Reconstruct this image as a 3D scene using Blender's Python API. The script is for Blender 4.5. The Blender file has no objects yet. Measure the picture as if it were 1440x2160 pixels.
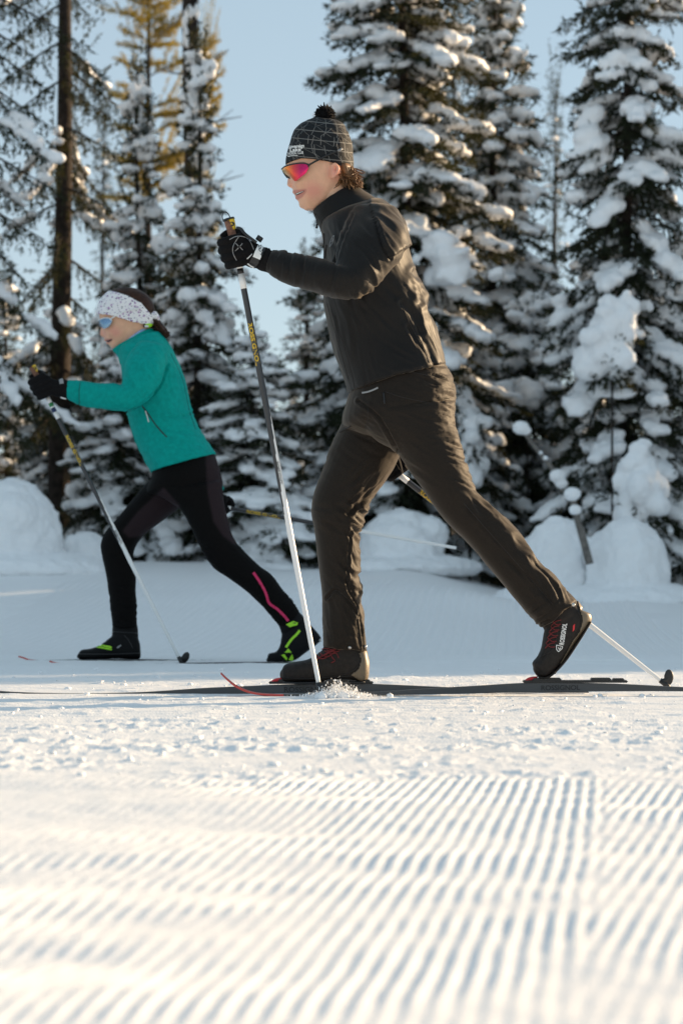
import bpy, bmesh, math, random
import numpy as np
from mathutils import Vector, Matrix
from mathutils.bvhtree import BVHTree

SC = bpy.context.scene
COL = SC.collection
# ------------------------------------------------------------------ camera
FPX = 5100.0                      # focal length in pixels of a 1440 wide frame
CAMH = 0.35
PITCH = math.atan(140.0 / FPX)
cd = bpy.data.cameras.new('camera')
cam = bpy.data.objects.new('camera', cd)
COL.objects.link(cam)
cd.sensor_fit = 'HORIZONTAL'
cd.sensor_width = 24.0
cd.lens = 24.0 * FPX / 1440.0
cd.clip_start = 0.1
cd.clip_end = 6000.0
cd.dof.use_dof = True
cd.dof.focus_distance = 7.45
cd.dof.aperture_fstop = 4.7
cam.location = (0, 0, CAMH)
cam.rotation_euler = (math.pi / 2 + PITCH, 0, 0)
SC.camera = cam
# ------------------------------------------------------------------ sky and sun
SUN_AZ = math.radians(63)         # degrees from +Y towards +X
SUN_EL = math.radians(12.5)
w = bpy.data.worlds.new('World'); SC.world = w
w.use_nodes = True
nt = w.node_tree
bg = nt.nodes['Background']
sky = nt.nodes.new('ShaderNodeTexSky')
sky.sky_type = 'NISHITA'
sky.sun_disc = False
sky.sun_elevation = SUN_EL
sky.sun_rotation = SUN_AZ
sky.altitude = 1600
sky.air_density = 1.0
sky.dust_density = 0.8
sky.ozone_density = 1.6
# thin high haze: paler towards the horizon, the same all round
geo_ = nt.nodes.new('ShaderNodeTexCoord'); sep = nt.nodes.new('ShaderNodeSeparateXYZ')
nt.links.new(geo_.outputs['Generated'], sep.inputs[0])
rmp = nt.nodes.new('ShaderNodeValToRGB')
rmp.color_ramp.elements[0].position = 0.0; rmp.color_ramp.elements[0].color = (0.285, 0.33, 0.35, 1)
rmp.color_ramp.elements[1].position = 0.30; rmp.color_ramp.elements[1].color = (0.215, 0.275, 0.31, 1)
nt.links.new(sep.outputs[2], rmp.inputs[0])
scl = nt.nodes.new('ShaderNodeVectorMath'); scl.operation = 'SCALE'; scl.inputs['Scale'].default_value = 7.2
nt.links.new(rmp.outputs[0], scl.inputs[0])
mixs = nt.nodes.new('ShaderNodeMix'); mixs.data_type = 'RGBA'; mixs.inputs[0].default_value = 0.82
nt.links.new(sky.outputs[0], mixs.inputs[6]); nt.links.new(scl.outputs[0], mixs.inputs[7])
nt.links.new(mixs.outputs[2], bg.inputs[0])
bg.inputs[1].default_value = 0.13
sl = bpy.data.lights.new('sun', 'SUN')
sl.energy = 5.0
sl.angle = math.radians(0.5)
sl.color = (1.0, 0.725, 0.44)
sun = bpy.data.objects.new('sun', sl)
COL.objects.link(sun)
sv = Vector((math.sin(SUN_AZ) * math.cos(SUN_EL), math.cos(SUN_AZ) * math.cos(SUN_EL), math.sin(SUN_EL)))
sun.rotation_euler = sv.to_track_quat('Z', 'Y').to_euler()
sun.location = sv * 60
SC.view_settings.view_transform = 'Standard'
SC.view_settings.look = 'None'
SC.view_settings.gamma = 1.0
SC.view_settings.use_curve_mapping = False
SC.view_settings.exposure = 1.10
SC.render.engine = 'CYCLES'
SC.cycles.use_denoising = True
SC.cycles.max_bounces = 8
SC.cycles.diffuse_bounces = 4
SC.cycles.caustics_reflective = False
SC.cycles.caustics_refractive = False

# ------------------------------------------------------------------ helpers
def cam_dir(px, py):
    a, v = (px - 720.0) / FPX, (1080.0 - py) / FPX
    c, s = math.cos(PITCH), math.sin(PITCH)
    return Vector((a, c - v * s, s + v * c))

def P(px, py, Y):
    """the place seen at a pixel of the photograph at the distance Y"""
    d = cam_dir(px, py)
    t = Y / d.y
    return Vector((d.x * t, Y, CAMH + d.z * t))

def unproj(co):
    """world points (n,3) -> pixels, used only to address regions of a garment"""
    co = np.asarray(co)
    c, s = math.cos(PITCH), math.sin(PITCH)
    x, y, z = co[:, 0], co[:, 1], co[:, 2] - CAMH
    dep = y * c + z * s
    up = -y * s + z * c
    return 720 + FPX * x / dep, 1080 - FPX * up / dep

rng0 = np.random.RandomState(7)
PERM = np.concatenate([rng0.permutation(256)] * 3).astype(np.int64)
GR = rng0.normal(size=(256, 3)); GR /= np.linalg.norm(GR, axis=1)[:, None]

def pn(p):
    """gradient noise, p (n,3) -> about -0.7..0.7"""
    p = np.asarray(p, dtype=np.float64)
    i = np.floor(p).astype(np.int64); f = p - i
    u = f * f * f * (f * (f * 6 - 15) + 10)
    i &= 255
    out = 0.0
    for dx in (0, 1):
        wx = u[:, 0] if dx else 1 - u[:, 0]
        for dy in (0, 1):
            wy = u[:, 1] if dy else 1 - u[:, 1]
            for dz in (0, 1):
                wz = u[:, 2] if dz else 1 - u[:, 2]
                h = PERM[PERM[PERM[(i[:, 0] + dx) & 255] + ((i[:, 1] + dy) & 255)] + ((i[:, 2] + dz) & 255)]
                g = GR[h]
                d = g[:, 0] * (f[:, 0] - dx) + g[:, 1] * (f[:, 1] - dy) + g[:, 2] * (f[:, 2] - dz)
                out = out + wx * wy * wz * d
    return out

def fbm(p, o=3, gain=0.5):
    p = np.asarray(p, dtype=np.float64); a, s = 1.0, 0.0
    for k in range(o):
        s = s + a * pn(p + 17.3 * k); p = p * 2.03; a *= gain
    return s

def sst(a, b, x):
    t = np.clip((x - a) / (b - a), 0, 1)
    return t * t * (3 - 2 * t)

def raw_mesh(name, V, F, mats=(), smooth=True, fm=None):
    """V (n,3), F (m,3|4) -> mesh, fast"""
    V = np.asarray(V, dtype=np.float32); F = np.asarray(F, dtype=np.int32)
    m = bpy.data.meshes.new(name)
    k = F.shape[1]
    m.vertices.add(len(V)); m.vertices.foreach_set('co', V.ravel())
    m.loops.add(F.size); m.loops.foreach_set('vertex_index', F.ravel())
    m.polygons.add(len(F))
    m.polygons.foreach_set('loop_start', np.arange(0, F.size, k, dtype=np.int32))
    m.polygons.foreach_set('loop_total', np.full(len(F), k, dtype=np.int32))
    if fm is not None:
        m.polygons.foreach_set('material_index', np.asarray(fm, dtype=np.int32))
    m.update(calc_edges=True)
    m.polygons.foreach_set('use_smooth', np.full(len(F), smooth, dtype=bool))
    for a in mats: m.materials.append(a)
    return m

class MB:
    """collects closed pieces into one mesh"""
    def __init__(s): s.v, s.f, s.n = [], [], 0
    def add(s, V, F):
        s.v.extend([tuple(a) for a in V]); s.f.extend([tuple(i + s.n for i in f) for f in F]); s.n += len(V)
        return s
    def mesh(s, name, mat=None, smooth=True):
        m = bpy.data.meshes.new(name); m.from_pydata(s.v, [], s.f); m.update()
        m.polygons.foreach_set('use_smooth', [smooth] * len(m.polygons))
        if mat: m.materials.append(mat)
        return m

def link(name, mesh, parent=None, base=None):
    o = bpy.data.objects.new(name, mesh)
    COL.objects.link(o)
    if parent is not None:
        o.parent = parent
        r = parent
        while r.parent is not None: r = r.parent
        o.matrix_parent_inverse = Matrix.Identity(4) if parent.parent is not None else Matrix.Translation(-r.location)
    return o

def thing(name, label, cat, loc, group=None):
    o = bpy.data.objects.new(name, None); COL.objects.link(o)
    o.location = loc; o.empty_display_size = 0.1
    o['label'] = label; o['category'] = cat
    if group: o['group'] = group
    return o

def tag(o, label, cat, group=None):
    o['label'] = label; o['category'] = cat
    if group: o['group'] = group
    return o

def catmull(pts, n):
    """pts (k,d) -> smooth curve of (k-1)*n+1 points"""
    p = np.asarray(pts, dtype=np.float64)
    q = np.vstack([2 * p[0] - p[1], p, 2 * p[-1] - p[-2]])
    out = []
    for i in range(1, len(q) - 2):
        for t in np.arange(n) / n:
            a, b, c, d = q[i - 1], q[i], q[i + 1], q[i + 2]
            out.append(0.5 * (2 * b + (c - a) * t + (2 * a - 5 * b + 4 * c - d) * t * t + (3 * b - a - 3 * c + d) * t ** 3))
    out.append(p[-1])
    return np.array(out)

def rings(R, caps=True):
    """list of rings (k points each) -> V, F with end caps"""
    k = len(R[0]); V = [tuple(p) for r in R for p in r]; F = []
    for i in range(len(R) - 1):
        for j in range(k):
            a, b = i * k + j, i * k + (j + 1) % k
            F.append((a, b, b + k, a + k))
    if caps:
        c0 = len(V); V.append(tuple(np.mean(np.asarray(R[0]), axis=0)))
        c1 = len(V); V.append(tuple(np.mean(np.asarray(R[-1]), axis=0)))
        e = (len(R) - 1) * k
        for j in range(k):
            F.append((c0, (j + 1) % k, j)); F.append((c1, e + j, e + (j + 1) % k))
    return V, F

def loft(secs, n=5, k=28, power=2.0, round_ends=(0, 0)):
    """secs: (ax,ay,bx,by,Y,halfdepth) contour pairs in photo pixels at distance Y -> closed tube.
    Each section is a (super)ellipse whose wide axis joins A and B and whose other axis is the depth."""
    rows = []
    for (ax, ay, bx, by, Y, hd) in secs:
        A, B = P(ax, ay, Y), P(bx, by, Y)
        rows.append([*(A + B) / 2, *(A - B) / 2, hd])
    c = catmull(rows, n)
    R = []
    th = np.linspace(0, 2 * math.pi, k, endpoint=False)
    ct, st = np.cos(th), np.sin(th)
    e = 2.0 / power
    ct, st = np.sign(ct) * np.abs(ct) ** e, np.sign(st) * np.abs(st) ** e
    def ring(row, sc=1.0, sh=None):
        C, u, hd = row[:3], row[3:6], max(row[6], 0.002)
        if sh is not None: C = C + sh
        return C[None] + sc * ct[:, None] * u[None] + sc * st[:, None] * np.array([0, hd, 0])[None]
    if round_ends[0]:
        d = c[0][:3] - c[1][:3]; d = d / (np.linalg.norm(d) + 1e-9) * round_ends[0]
        for s in (0.35, 0.7, 0.9): R.append(ring(c[0], s, d * math.sqrt(1 - s * s)))
    for row in c: R.append(ring(row))
    if round_ends[1]:
        d = c[-1][:3] - c[-2][:3]; d = d / (np.linalg.norm(d) + 1e-9) * round_ends[1]
        for s in (0.9, 0.7, 0.35): R.append(ring(c[-1], s, d * math.sqrt(1 - s * s)))
    return rings(R)

def tube(pts, rad, k=8, n=1, caps=True):
    """round tube through 3-D points; rad scalar or one per point"""
    pts = np.asarray([tuple(p) for p in pts], dtype=np.float64)
    rad = np.full(len(pts), rad) if np.isscalar(rad) else np.asarray(rad, dtype=np.float64)
    if n > 1 and len(pts) > 2:
        c = catmull(np.hstack([pts, rad[:, None]]), n); pts, rad = c[:, :3], np.maximum(c[:, 3], 1e-4)
    T = np.gradient(pts, axis=0); T /= np.linalg.norm(T, axis=1)[:, None] + 1e-12
    ref = np.array([0.13, 0.97, 0.21])
    if abs(T[0] @ ref) > 0.9: ref = np.array([1.0, 0.1, 0.0])
    R = []
    u = ref - T[0] * (ref @ T[0]); u /= np.linalg.norm(u)
    th = np.linspace(0, 2 * math.pi, k, endpoint=False)
    for i in range(len(pts)):
        u = u - T[i] * (u @ T[i]); u /= np.linalg.norm(u) + 1e-12
        v = np.cross(T[i], u)
        R.append(pts[i] + rad[i] * (np.cos(th)[:, None] * u + np.sin(th)[:, None] * v))
    return rings(R, caps)

def ellipsoid(c, r, rot=None, nu=14, nv=10):
    c = np.asarray(tuple(c)); R = []
    for i in range(1, nv):
        a = math.pi * i / nv
        th = np.linspace(0, 2 * math.pi, nu, endpoint=False)
        p = np.stack([np.sin(a) * np.cos(th) * r[0], np.sin(a) * np.sin(th) * r[1], np.full(nu, -np.cos(a)) * r[2]], 1)
        if rot is not None: p = p @ np.asarray(rot).T
        R.append(c + p)
    return rings(R)

def box(c, h, rot=None):
    V = np.array([(x, y, z) for x in (-1, 1) for y in (-1, 1) for z in (-1, 1)], dtype=float) * np.array(h)
    if rot is not None: V = V @ np.asarray(rot).T
    return V + np.asarray(tuple(c)), [(0, 1, 3, 2), (4, 6, 7, 5), (0, 4, 5, 1), (2, 3, 7, 6), (0, 2, 6, 4), (1, 5, 7, 3)]

def remesh(mesh, voxel, smooth=0, fac=0.5):
    """one continuous surface round all the pieces of a mesh"""
    o = bpy.data.objects.new('work', mesh); COL.objects.link(o)
    md = o.modifiers.new('r', 'REMESH'); md.mode = 'VOXEL'; md.voxel_size = voxel; md.use_smooth_shade = True
    if smooth:
        s = o.modifiers.new('s', 'SMOOTH'); s.iterations = smooth; s.factor = fac
    dg = bpy.context.evaluated_depsgraph_get()
    m = bpy.data.meshes.new_from_object(o.evaluated_get(dg), depsgraph=dg)
    bpy.data.objects.remove(o); bpy.data.meshes.remove(mesh)
    m.polygons.foreach_set('use_smooth', [True] * len(m.polygons))
    return m

def mco(m):
    a = np.empty(len(m.vertices) * 3, dtype=np.float32); m.vertices.foreach_get('co', a)
    return a.reshape(-1, 3).astype(np.float64)

def mno(m):
    a = np.empty(len(m.vertices) * 3, dtype=np.float32)
    m.vertex_normals.foreach_get('vector', a)
    return a.reshape(-1, 3).astype(np.float64)

def setco(m, co):
    m.vertices.foreach_set('co', np.asarray(co, dtype=np.float32).ravel()); m.update()

def paint(m, name, val):
    """one value per vertex, read by the material"""
    a = m.attributes.new(name, 'FLOAT', 'POINT'); a.data.foreach_set('value', np.asarray(val, dtype=np.float32))

def bvh(m): return BVHTree.FromPolygons([v.co.copy() for v in m.vertices], [tuple(p.vertices) for p in m.polygons])

CAMP = Vector((0, 0, CAMH))
def hit(bv, px, py, off=0.0015):
    d = cam_dir(px, py).normalized()
    loc, nrm, i, dist = bv.ray_cast(CAMP, d)
    if loc is None: return None, None
    if nrm.dot(d) > 0: nrm = -nrm
    return loc + nrm * off, nrm

def resample(pl, step):
    pl = np.asarray(pl, dtype=float)
    d = np.r_[0, np.cumsum(np.linalg.norm(np.diff(pl, axis=0), axis=1))]
    n = max(2, int(d[-1] / step) + 1)
    s = np.linspace(0, d[-1], n)
    return np.stack([np.interp(s, d, pl[:, i]) for i in range(2)], 1)

def ribbon(mb, bv, pl, wpx, off=0.0015, smooth=True, step=3.0):
    """a strip of cloth or print lying on a surface along a line"""
    p = resample(catmull(pl, 6) if smooth and len(pl) > 2 else pl, step)
    t = np.gradient(p, axis=0); t /= np.linalg.norm(t, axis=1)[:, None] + 1e-9
    nn = np.stack([-t[:, 1], t[:, 0]], 1) * wpx / 2
    prev = None; V, F = [], []
    for q, e in zip(p, nn):
        a, _ = hit(bv, q[0] + e[0], q[1] + e[1], off); b, _ = hit(bv, q[0] - e[0], q[1] - e[1], off)
        if a is None or b is None: prev = None; continue
        if prev is not None and (a - prev[0]).length > 0.06: prev = None
        i = len(V); V += [a, b]
        if prev is not None: F.append((prev[2], prev[3], i + 1, i))
        prev = (a, b, i, i + 1)
    mb.add(V, F); return mb

def cordline(mb, bv, pl, r, off=0.0008, step=3.0, k=5):
    """a thin cord or seam lying on a surface"""
    p = resample(catmull(pl, 6) if len(pl) > 2 else pl, step); run = []
    for q in p:
        a, _ = hit(bv, q[0], q[1], off)
        if a is None or (run and (a - run[-1]).length > 0.05):
            if len(run) > 2: mb.add(*tube(run, r, k))
            run = []
        if a is not None: run.append(a)
    if len(run) > 2: mb.add(*tube(run, r, k))
    return mb

def polyfill(mb, bv, poly, off=0.0015, step=4.0):
    """a flat print in the shape of a polygon on a surface"""
    bm = bmesh.new()
    vs = [bm.verts.new((p[0], p[1], 0)) for p in poly]
    bm.faces.new(vs)
    bmesh.ops.triangulate(bm, faces=bm.faces[:])
    bmesh.ops.subdivide_edges(bm, edges=bm.edges[:], cuts=2, use_grid_fill=True)
    bmesh.ops.triangulate(bm, faces=bm.faces[:])
    V, idx = [], {}
    for v in bm.verts:
        a, _ = hit(bv, v.co.x, v.co.y, off)
        if a is not None: idx[v] = len(V); V.append(a)
    F = [tuple(idx[v] for v in f.verts) for f in bm.faces if all(v in idx for v in f.verts)]
    bm.free(); mb.add(V, F); return mb

_txt = {}
def text_flat(body, bold=0.0):
    key = (body, bold)
    if key not in _txt:
        c = bpy.data.curves.new('t', 'FONT'); c.body = body; c.size = 1.0; c.offset = bold; c.resolution_u = 3
        o = bpy.data.objects.new('t', c); COL.objects.link(o)
        dg = bpy.context.evaluated_depsgraph_get()
        m = bpy.data.meshes.new_from_object(o.evaluated_get(dg), depsgraph=dg)
        V = mco(m)[:, :2]; F = [tuple(p.vertices) for p in m.polygons]
        bpy.data.objects.remove(o); bpy.data.curves.remove(c); bpy.data.meshes.remove(m)
        V[:, 0] -= V[:, 0].min(); V[:, 1] -= 0.0
        _txt[key] = (V, F, V[:, 0].max(), V[:, 1].max())
    return _txt[key]

def lettering(mb, bv, body, start, end, hpx, off=0.0015, bold=0.02):
    """printed words running from one pixel to another (baseline), letters hpx tall"""
    V, F, wd, ht = text_flat(body, bold)
    s = np.array(start, float); e = np.array(end, float)
    ax = (e - s) / wd
    dr = (e - s) / np.linalg.norm(e - s)
    upv = np.array([dr[1], -dr[0]]) * hpx / ht
    out, ok = [], {}
    for i, v in enumerate(V):
        q = s + ax * v[0] + upv * v[1]
        a, _ = hit(bv, q[0], q[1], off)
        if a is not None: ok[i] = len(out); out.append(a)
    mb.add(out, [tuple(ok[i] for i in f) for f in F if all(i in ok for i in f)])
    return mb

def inpoly(px, py, poly):
    poly = np.asarray(poly, float); n = len(poly); r = np.zeros(len(px), dtype=bool); j = n - 1
    for i in range(n):
        c = ((poly[i, 1] > py) != (poly[j, 1] > py)) & (px < (poly[j, 0] - poly[i, 0]) * (py - poly[i, 1]) / (poly[j, 1] - poly[i, 1] + 1e-12) + poly[i, 0])
        r ^= c; j = i
    return r

# ------------------------------------------------------------------ materials
def mat(name, col, rough=0.6, metal=0.0, spec=0.5, noise=None, bump=None, sheen=0.0, coat=0.0):
    """noise=(scale, amount) varies the colour, bump=(scale, strength, distance) the relief"""
    m = bpy.data.materials.new(name); m.use_nodes = True
    t = m.node_tree; b = t.nodes['Principled BSDF']
    b.inputs['Base Color'].default_value = (*col, 1); b.inputs['Roughness'].default_value = rough
    b.inputs['Metallic'].default_value = metal; b.inputs['Specular IOR Level'].default_value = spec
    b.inputs['Sheen Weight'].default_value = sheen; b.inputs['Coat Weight'].default_value = coat
    tc = t.nodes.new('ShaderNodeTexCoord')
    if noise:
        n = t.nodes.new('ShaderNodeTexNoise'); n.inputs['Scale'].default_value = noise[0]; n.inputs['Detail'].default_value = 4
        t.links.new(tc.outputs['Object'], n.inputs['Vector'])
        r = t.nodes.new('ShaderNodeMapRange'); r.inputs[1].default_value = 0.3; r.inputs[2].default_value = 0.7
        r.inputs[3].default_value = 1 - noise[1]; r.inputs[4].default_value = 1 + noise[1]
        t.links.new(n.outputs['Fac'], r.inputs[0])
        mx = t.nodes.new('ShaderNodeMix'); mx.data_type = 'RGBA'; mx.blend_type = 'MULTIPLY'; mx.inputs[0].default_value = 1
        mx.inputs[6].default_value = (*col, 1); t.links.new(r.outputs[0], mx.inputs[7])
        t.links.new(mx.outputs[2], b.inputs['Base Color']); m['mixname'] = mx.name
    if bump:
        n = t.nodes.new('ShaderNodeTexNoise'); n.inputs['Scale'].default_value = bump[0]; n.inputs['Detail'].default_value = 3
        t.links.new(tc.outputs['Object'], n.inputs['Vector'])
        bp = t.nodes.new('ShaderNodeBump'); bp.inputs['Strength'].default_value = bump[1]; bp.inputs['Distance'].default_value = bump[2]
        t.links.new(n.outputs['Fac'], bp.inputs['Height']); t.links.new(bp.outputs[0], b.inputs['Normal'])
    return m

def two_tone(m, attr, col2):
    """mix a second fibre colour in where the mesh carries the attribute"""
    t = m.node_tree; b = t.nodes['Principled BSDF']
    a = t.nodes.new('ShaderNodeAttribute'); a.attribute_name = attr
    mx = t.nodes.new('ShaderNodeMix'); mx.data_type = 'RGBA'
    if b.inputs['Base Color'].links: t.links.new(b.inputs['Base Color'].links[0].from_socket, mx.inputs[6])
    else: mx.inputs[6].default_value = b.inputs['Base Color'].default_value
    mx.inputs[7].default_value = (*col2, 1)
    t.links.new(a.outputs['Fac'], mx.inputs[0]); t.links.new(mx.outputs[2], b.inputs['Base Color'])
    return m

M_snow = mat('snow', (0.90, 0.905, 0.915), 0.55, spec=0.25, bump=(60, 0.35, 0.006))
M_ground = mat('groomed_snow', (0.91, 0.91, 0.915), 0.5, spec=0.3, bump=(160, 0.5, 0.004))
M_bark = mat('bark', (0.030, 0.023, 0.019), 0.9, spec=0.2, noise=(18, 0.5), bump=(40, 0.8, 0.02))
M_needle = mat('needles', (0.019, 0.025, 0.015), 0.6, noise=(1.7, 0.5), spec=0.12)
M_needle_sunlit = mat('pine_needles', (0.16, 0.125, 0.028), 0.6, noise=(2.5, 0.45), spec=0.2)  # gold of the low sun is painted into the needle colour
def glow_through(m, col, f):
    """leaves let some light through"""
    t = m.node_tree; b = t.nodes['Principled BSDF']; o = t.nodes['Material Output']
    tr = t.nodes.new('ShaderNodeBsdfTranslucent'); tr.inputs[0].default_value = (*col, 1)
    mx = t.nodes.new('ShaderNodeMixShader'); mx.inputs[0].default_value = f
    t.links.new(b.outputs[0], mx.inputs[1]); t.links.new(tr.outputs[0], mx.inputs[2]); t.links.new(mx.outputs[0], o.inputs[0])
glow_through(M_needle, (0.08, 0.075, 0.018), 0.22)
glow_through(M_needle_sunlit, (0.36, 0.27, 0.045), 0.5)
M_deadwood = mat('grey_deadwood', (0.16, 0.145, 0.13), 0.9, noise=(22, 0.4), bump=(50, 0.8, 0.01))
# ================================================================== ground
def terrain(x, y):
    """broad shape of the snow, without the fine relief"""
    pxl = x / np.maximum(y, 1.0)                       # how far right a place lies
    z = sst(11, 19.5, y) * (0.46 - 0.27 * sst(0.02, 0.09, pxl))
    z = z + np.clip(y - 20, 0, 400) * 0.012
    n = fbm(np.stack([x * 0.45, y * 0.35, x * 0 + 3.1], 1), 3)
    z = z + n * 0.09 * sst(12, 16, y)
    # bank of ploughed snow at the right edge of the trail
    bk = np.exp(-((y - 15.4 - 0.6 * (x - 1.0)) / 1.5) ** 2) * sst(-0.1, 0.9, x)
    z = z + 0.05 * bk * (1 + 0.8 * fbm(np.stack([x * 1.6, y * 1.1, x * 0 + 9], 1), 2))
    return z

def relief(x, y):
    o = np.zeros_like(x); n3 = lambda a, b, c: np.stack([a, b, o + c], 1)
    # --- corduroy in two overlapping passes of the groomer
    edge = 0.197 + 0.12 * (y - 2.03) + 0.012 * pn(n3(x * 0, y * 3.0, 5.0))
    side = sst(-0.03, 0.03, x - edge)
    wob = 0.007 * pn(n3(x * 1.2, y * 2.2, 1.0)) + 0.005 * pn(n3(x * 0.8, y * 6.0, 1.5)) + 0.0015 * pn(n3(x * 20, y * 9, 2.0))
    per = 0.0215
    u1, u2 = x - 0.116 * y + wob, x - 0.205 * y + wob + 0.006
    def cord(u):
        c = 0.5 + 0.5 * np.cos(2 * math.pi * u / per)
        return c ** 0.5 - 0.6
    patch = 0.5 + 0.5 * sst(-0.2, 0.25, fbm(n3(x * 2.6, y * 4.0, 8.0), 2) + 0.05)
    flat_left = 1 - 0.85 * sst(0.05, -0.25, x + 0.35 * (y - 3.6)) * sst(3.0, 3.5, y)
    fade = 1 - sst(3.85 + 0.25 * 1, 4.35, y + 0.25 * pn(n3(x * 4, y * 2, 4.0)) - 0.10 * (x > edge))
    broke = 0.45 + 0.55 * sst(-0.15, 0.15, pn(n3(x * 3.2, y * 7, 6.0)) + 0.06) + 0.3 * pn(n3(x * 9, y * 9, 7.0))
    amp = 0.0066 * (1 - 0.25 * side) * patch * flat_left * fade * broke
    z = amp * (cord(u1) * (1 - side) + cord(u2) * side)
    # low waves across the trail
    z += (0.012 * pn(n3(x * 0.9, y * 3.1, 11.0)) + 0.006 * pn(n3(x * 3.0, y * 7.0, 12.0)) + 0.0025 * pn(n3(x * 18, y * 26.0, 13.0))) * sst(6.5, 3.5, y)
    # --- chopped, skied-out band
    rb = sst(3.9, 4.3, y + 0.2 * pn(n3(x * 3, y * 2, 21.0))) * (1 - 0.65 * sst(5.2, 6.4, y)) * (1 - sst(11, 14, y) * 0.8)
    c1 = fbm(n3(x * 8, y * 13, 31.0), 4, 0.6)
    pat = 0.25 + 0.95 * sst(-0.2, 0.25, fbm(n3(x * 1.5, y * 4.5, 33.0), 2))
    c2 = fbm(n3(x * 32, y * 40, 37.0), 3, 0.6)
    z += rb * pat * (0.0095 * np.clip(c1, -0.25, 0.6) + 0.010 * np.clip(c2 - 0.05, 0, 1))
    st = fbm(n3(x * 1.3, y * 22, 41.0), 3, 0.6)
    z += 0.0075 * st * sst(4.4, 5.4, y) * (1 - sst(11.5, 13, y))
    z += 0.010 * np.clip(fbm(n3(x * 7, y * 14, 45.0), 3) - 0.12, 0, 1) * sst(5.5, 6.3, y) * (1 - sst(9, 12, y))
    # --- corduroy behind the far skier
    far = sst(10.6, 11.2, y) * (1 - sst(15.5, 17.5, y))
    z += far * 0.006 * np.cos(2 * math.pi * (x - 0.07 * y) / 0.055)
    # --- set track of the far skier and the flattened strip under the near skis
    for yc in (9.98, 10.26):
        d = np.abs(y - yc)
        z += -0.020 * (1 - sst(0.028, 0.045, d)) + 0.002 * np.exp(-((d - 0.07) / 0.03) ** 2)
    for yc in (7.20, 7.36):
        z *= 1 - 0.85 * np.exp(-((y - yc) / 0.05) ** 4)
    return z

def ground_h(x, y):
    x = np.atleast_1d(np.asarray(x, float)); y = np.atleast_1d(np.asarray(y, float))
    return terrain(x, y) + relief(x, y)

def lines(*seg):
    out = [seg[0][0]]
    for a, b, s in seg:
        n = max(1, int(round((b - a) / s))); out += list(np.linspace(a, b, n + 1)[1:])
    return np.array(out)

def geo(a, b, n): return list(a * (b / a) ** (np.arange(1, n + 1) / n))
xs = lines((-1.9, -0.8, 0.011), (-0.8, 0.85, 0.005), (0.85, 1.9, 0.011))
ex = np.array(geo(1.9, 900, 46)); xs = np.concatenate([-ex[::-1], xs, ex])
ys = lines((0.6, 1.4, 0.03), (1.4, 4.6, 0.011), (4.6, 7.8, 0.014), (7.8, 11.0, 0.022), (11.0, 20, 0.09))
ys = np.concatenate([[-400, -100, -30, -10, -4, -1.5, -0.4, 0.2], ys, geo(20, 1800, 46)])
GX, GY = np.meshgrid(xs, ys)
gx, gy = GX.ravel(), GY.ravel()
gz = ground_h(gx, gy)
nx, ny = len(xs), len(ys)
ii = np.arange((ny - 1) * nx).reshape(ny - 1, nx)[:, :-1].ravel()
F = np.stack([ii, ii + 1, ii + nx + 1, ii + nx], 1)
g = link('ground', raw_mesh('ground', np.stack([gx, gy, gz], 1), F, [M_ground]))
g['kind'] = 'structure'

def gz1(x, y): return float(ground_h(x, y)[0])

# loose crumbs of snow kicked up on the trail: nobody could count them
rs = np.random.RandomState(3)
ico = bmesh.new(); bmesh.ops.create_icosphere(ico, subdivisions=1, radius=1.0)
IV = np.array([v.co[:] for v in ico.verts]); IF = np.array([[v.index for v in f.verts] for f in ico.faces]); ico.free()
n = 900
cy = 3.9 + 5.4 * rs.rand(n) ** 0.9; cx = (rs.rand(n) * 2 - 1) * 0.19 * cy
clus = fbm(np.stack([cx * 2.5, cy * 4, cx * 0], 1), 2) > -0.05
cx, cy = cx[clus], cy[clus]; n = len(cx)
cs = 0.0022 + 0.007 * rs.rand(n) ** 4
cz = ground_h(cx, cy) + cs * 0.4
V = IV[None] * (cs[:, None, None] * (0.6 + 0.8 * rs.rand(n, 12, 1))) * np.array([1.3, 1.1, 0.8]) + np.stack([cx, cy, cz], 1)[:, None]
o = link('snow_crumbs', raw_mesh('snow_crumbs', V.reshape(-1, 3), (IF[None] + 12 * np.arange(n)[:, None, None]).reshape(-1, 3), [M_snow]))
o['kind'] = 'stuff'

# ================================================================== trees
def sphere_low():
    b = bmesh.new(); bmesh.ops.create_icosphere(b, subdivisions=2, radius=1.0)
    v = np.array([q.co[:] for q in b.verts]); f = np.array([[q.index for q in p.verts] for p in b.faces]); b.free()
    return v, f
SV, SF = sphere_low()

def blobs(name, items, voxel, noise=0.02, sm=3, seed=0):
    """items: (centre, radii, yaw, pitch) -> one soft mass of snow"""
    if not items: return None
    VV = []
    for c, r, yaw, pit in items:
        q = SV * np.array(r)
        cp, sp, cyw, syw = math.cos(pit), math.sin(pit), math.cos(yaw), math.sin(yaw)
        q = np.stack([q[:, 0] * cp - q[:, 2] * sp, q[:, 1], q[:, 0] * sp + q[:, 2] * cp], 1)
        q = np.stack([q[:, 0] * cyw - q[:, 1] * syw, q[:, 0] * syw + q[:, 1] * cyw, q[:, 2]], 1)
        VV.append(q + np.array(c))
    k = len(items)
    m = raw_mesh(name, np.concatenate(VV), (SF[None] + len(SV) * np.arange(k)[:, None, None]).reshape(-1, 3))
    m = remesh(m, voxel, sm)
    co = mco(m); no = mno(m)
    d = noise * (fbm(co * 7 + seed, 3) + 0.9 * fbm(co * 19 + seed, 3))
    setco(m, co + no * d[:, None])
    m.materials.append(M_snow)
    return m

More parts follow.
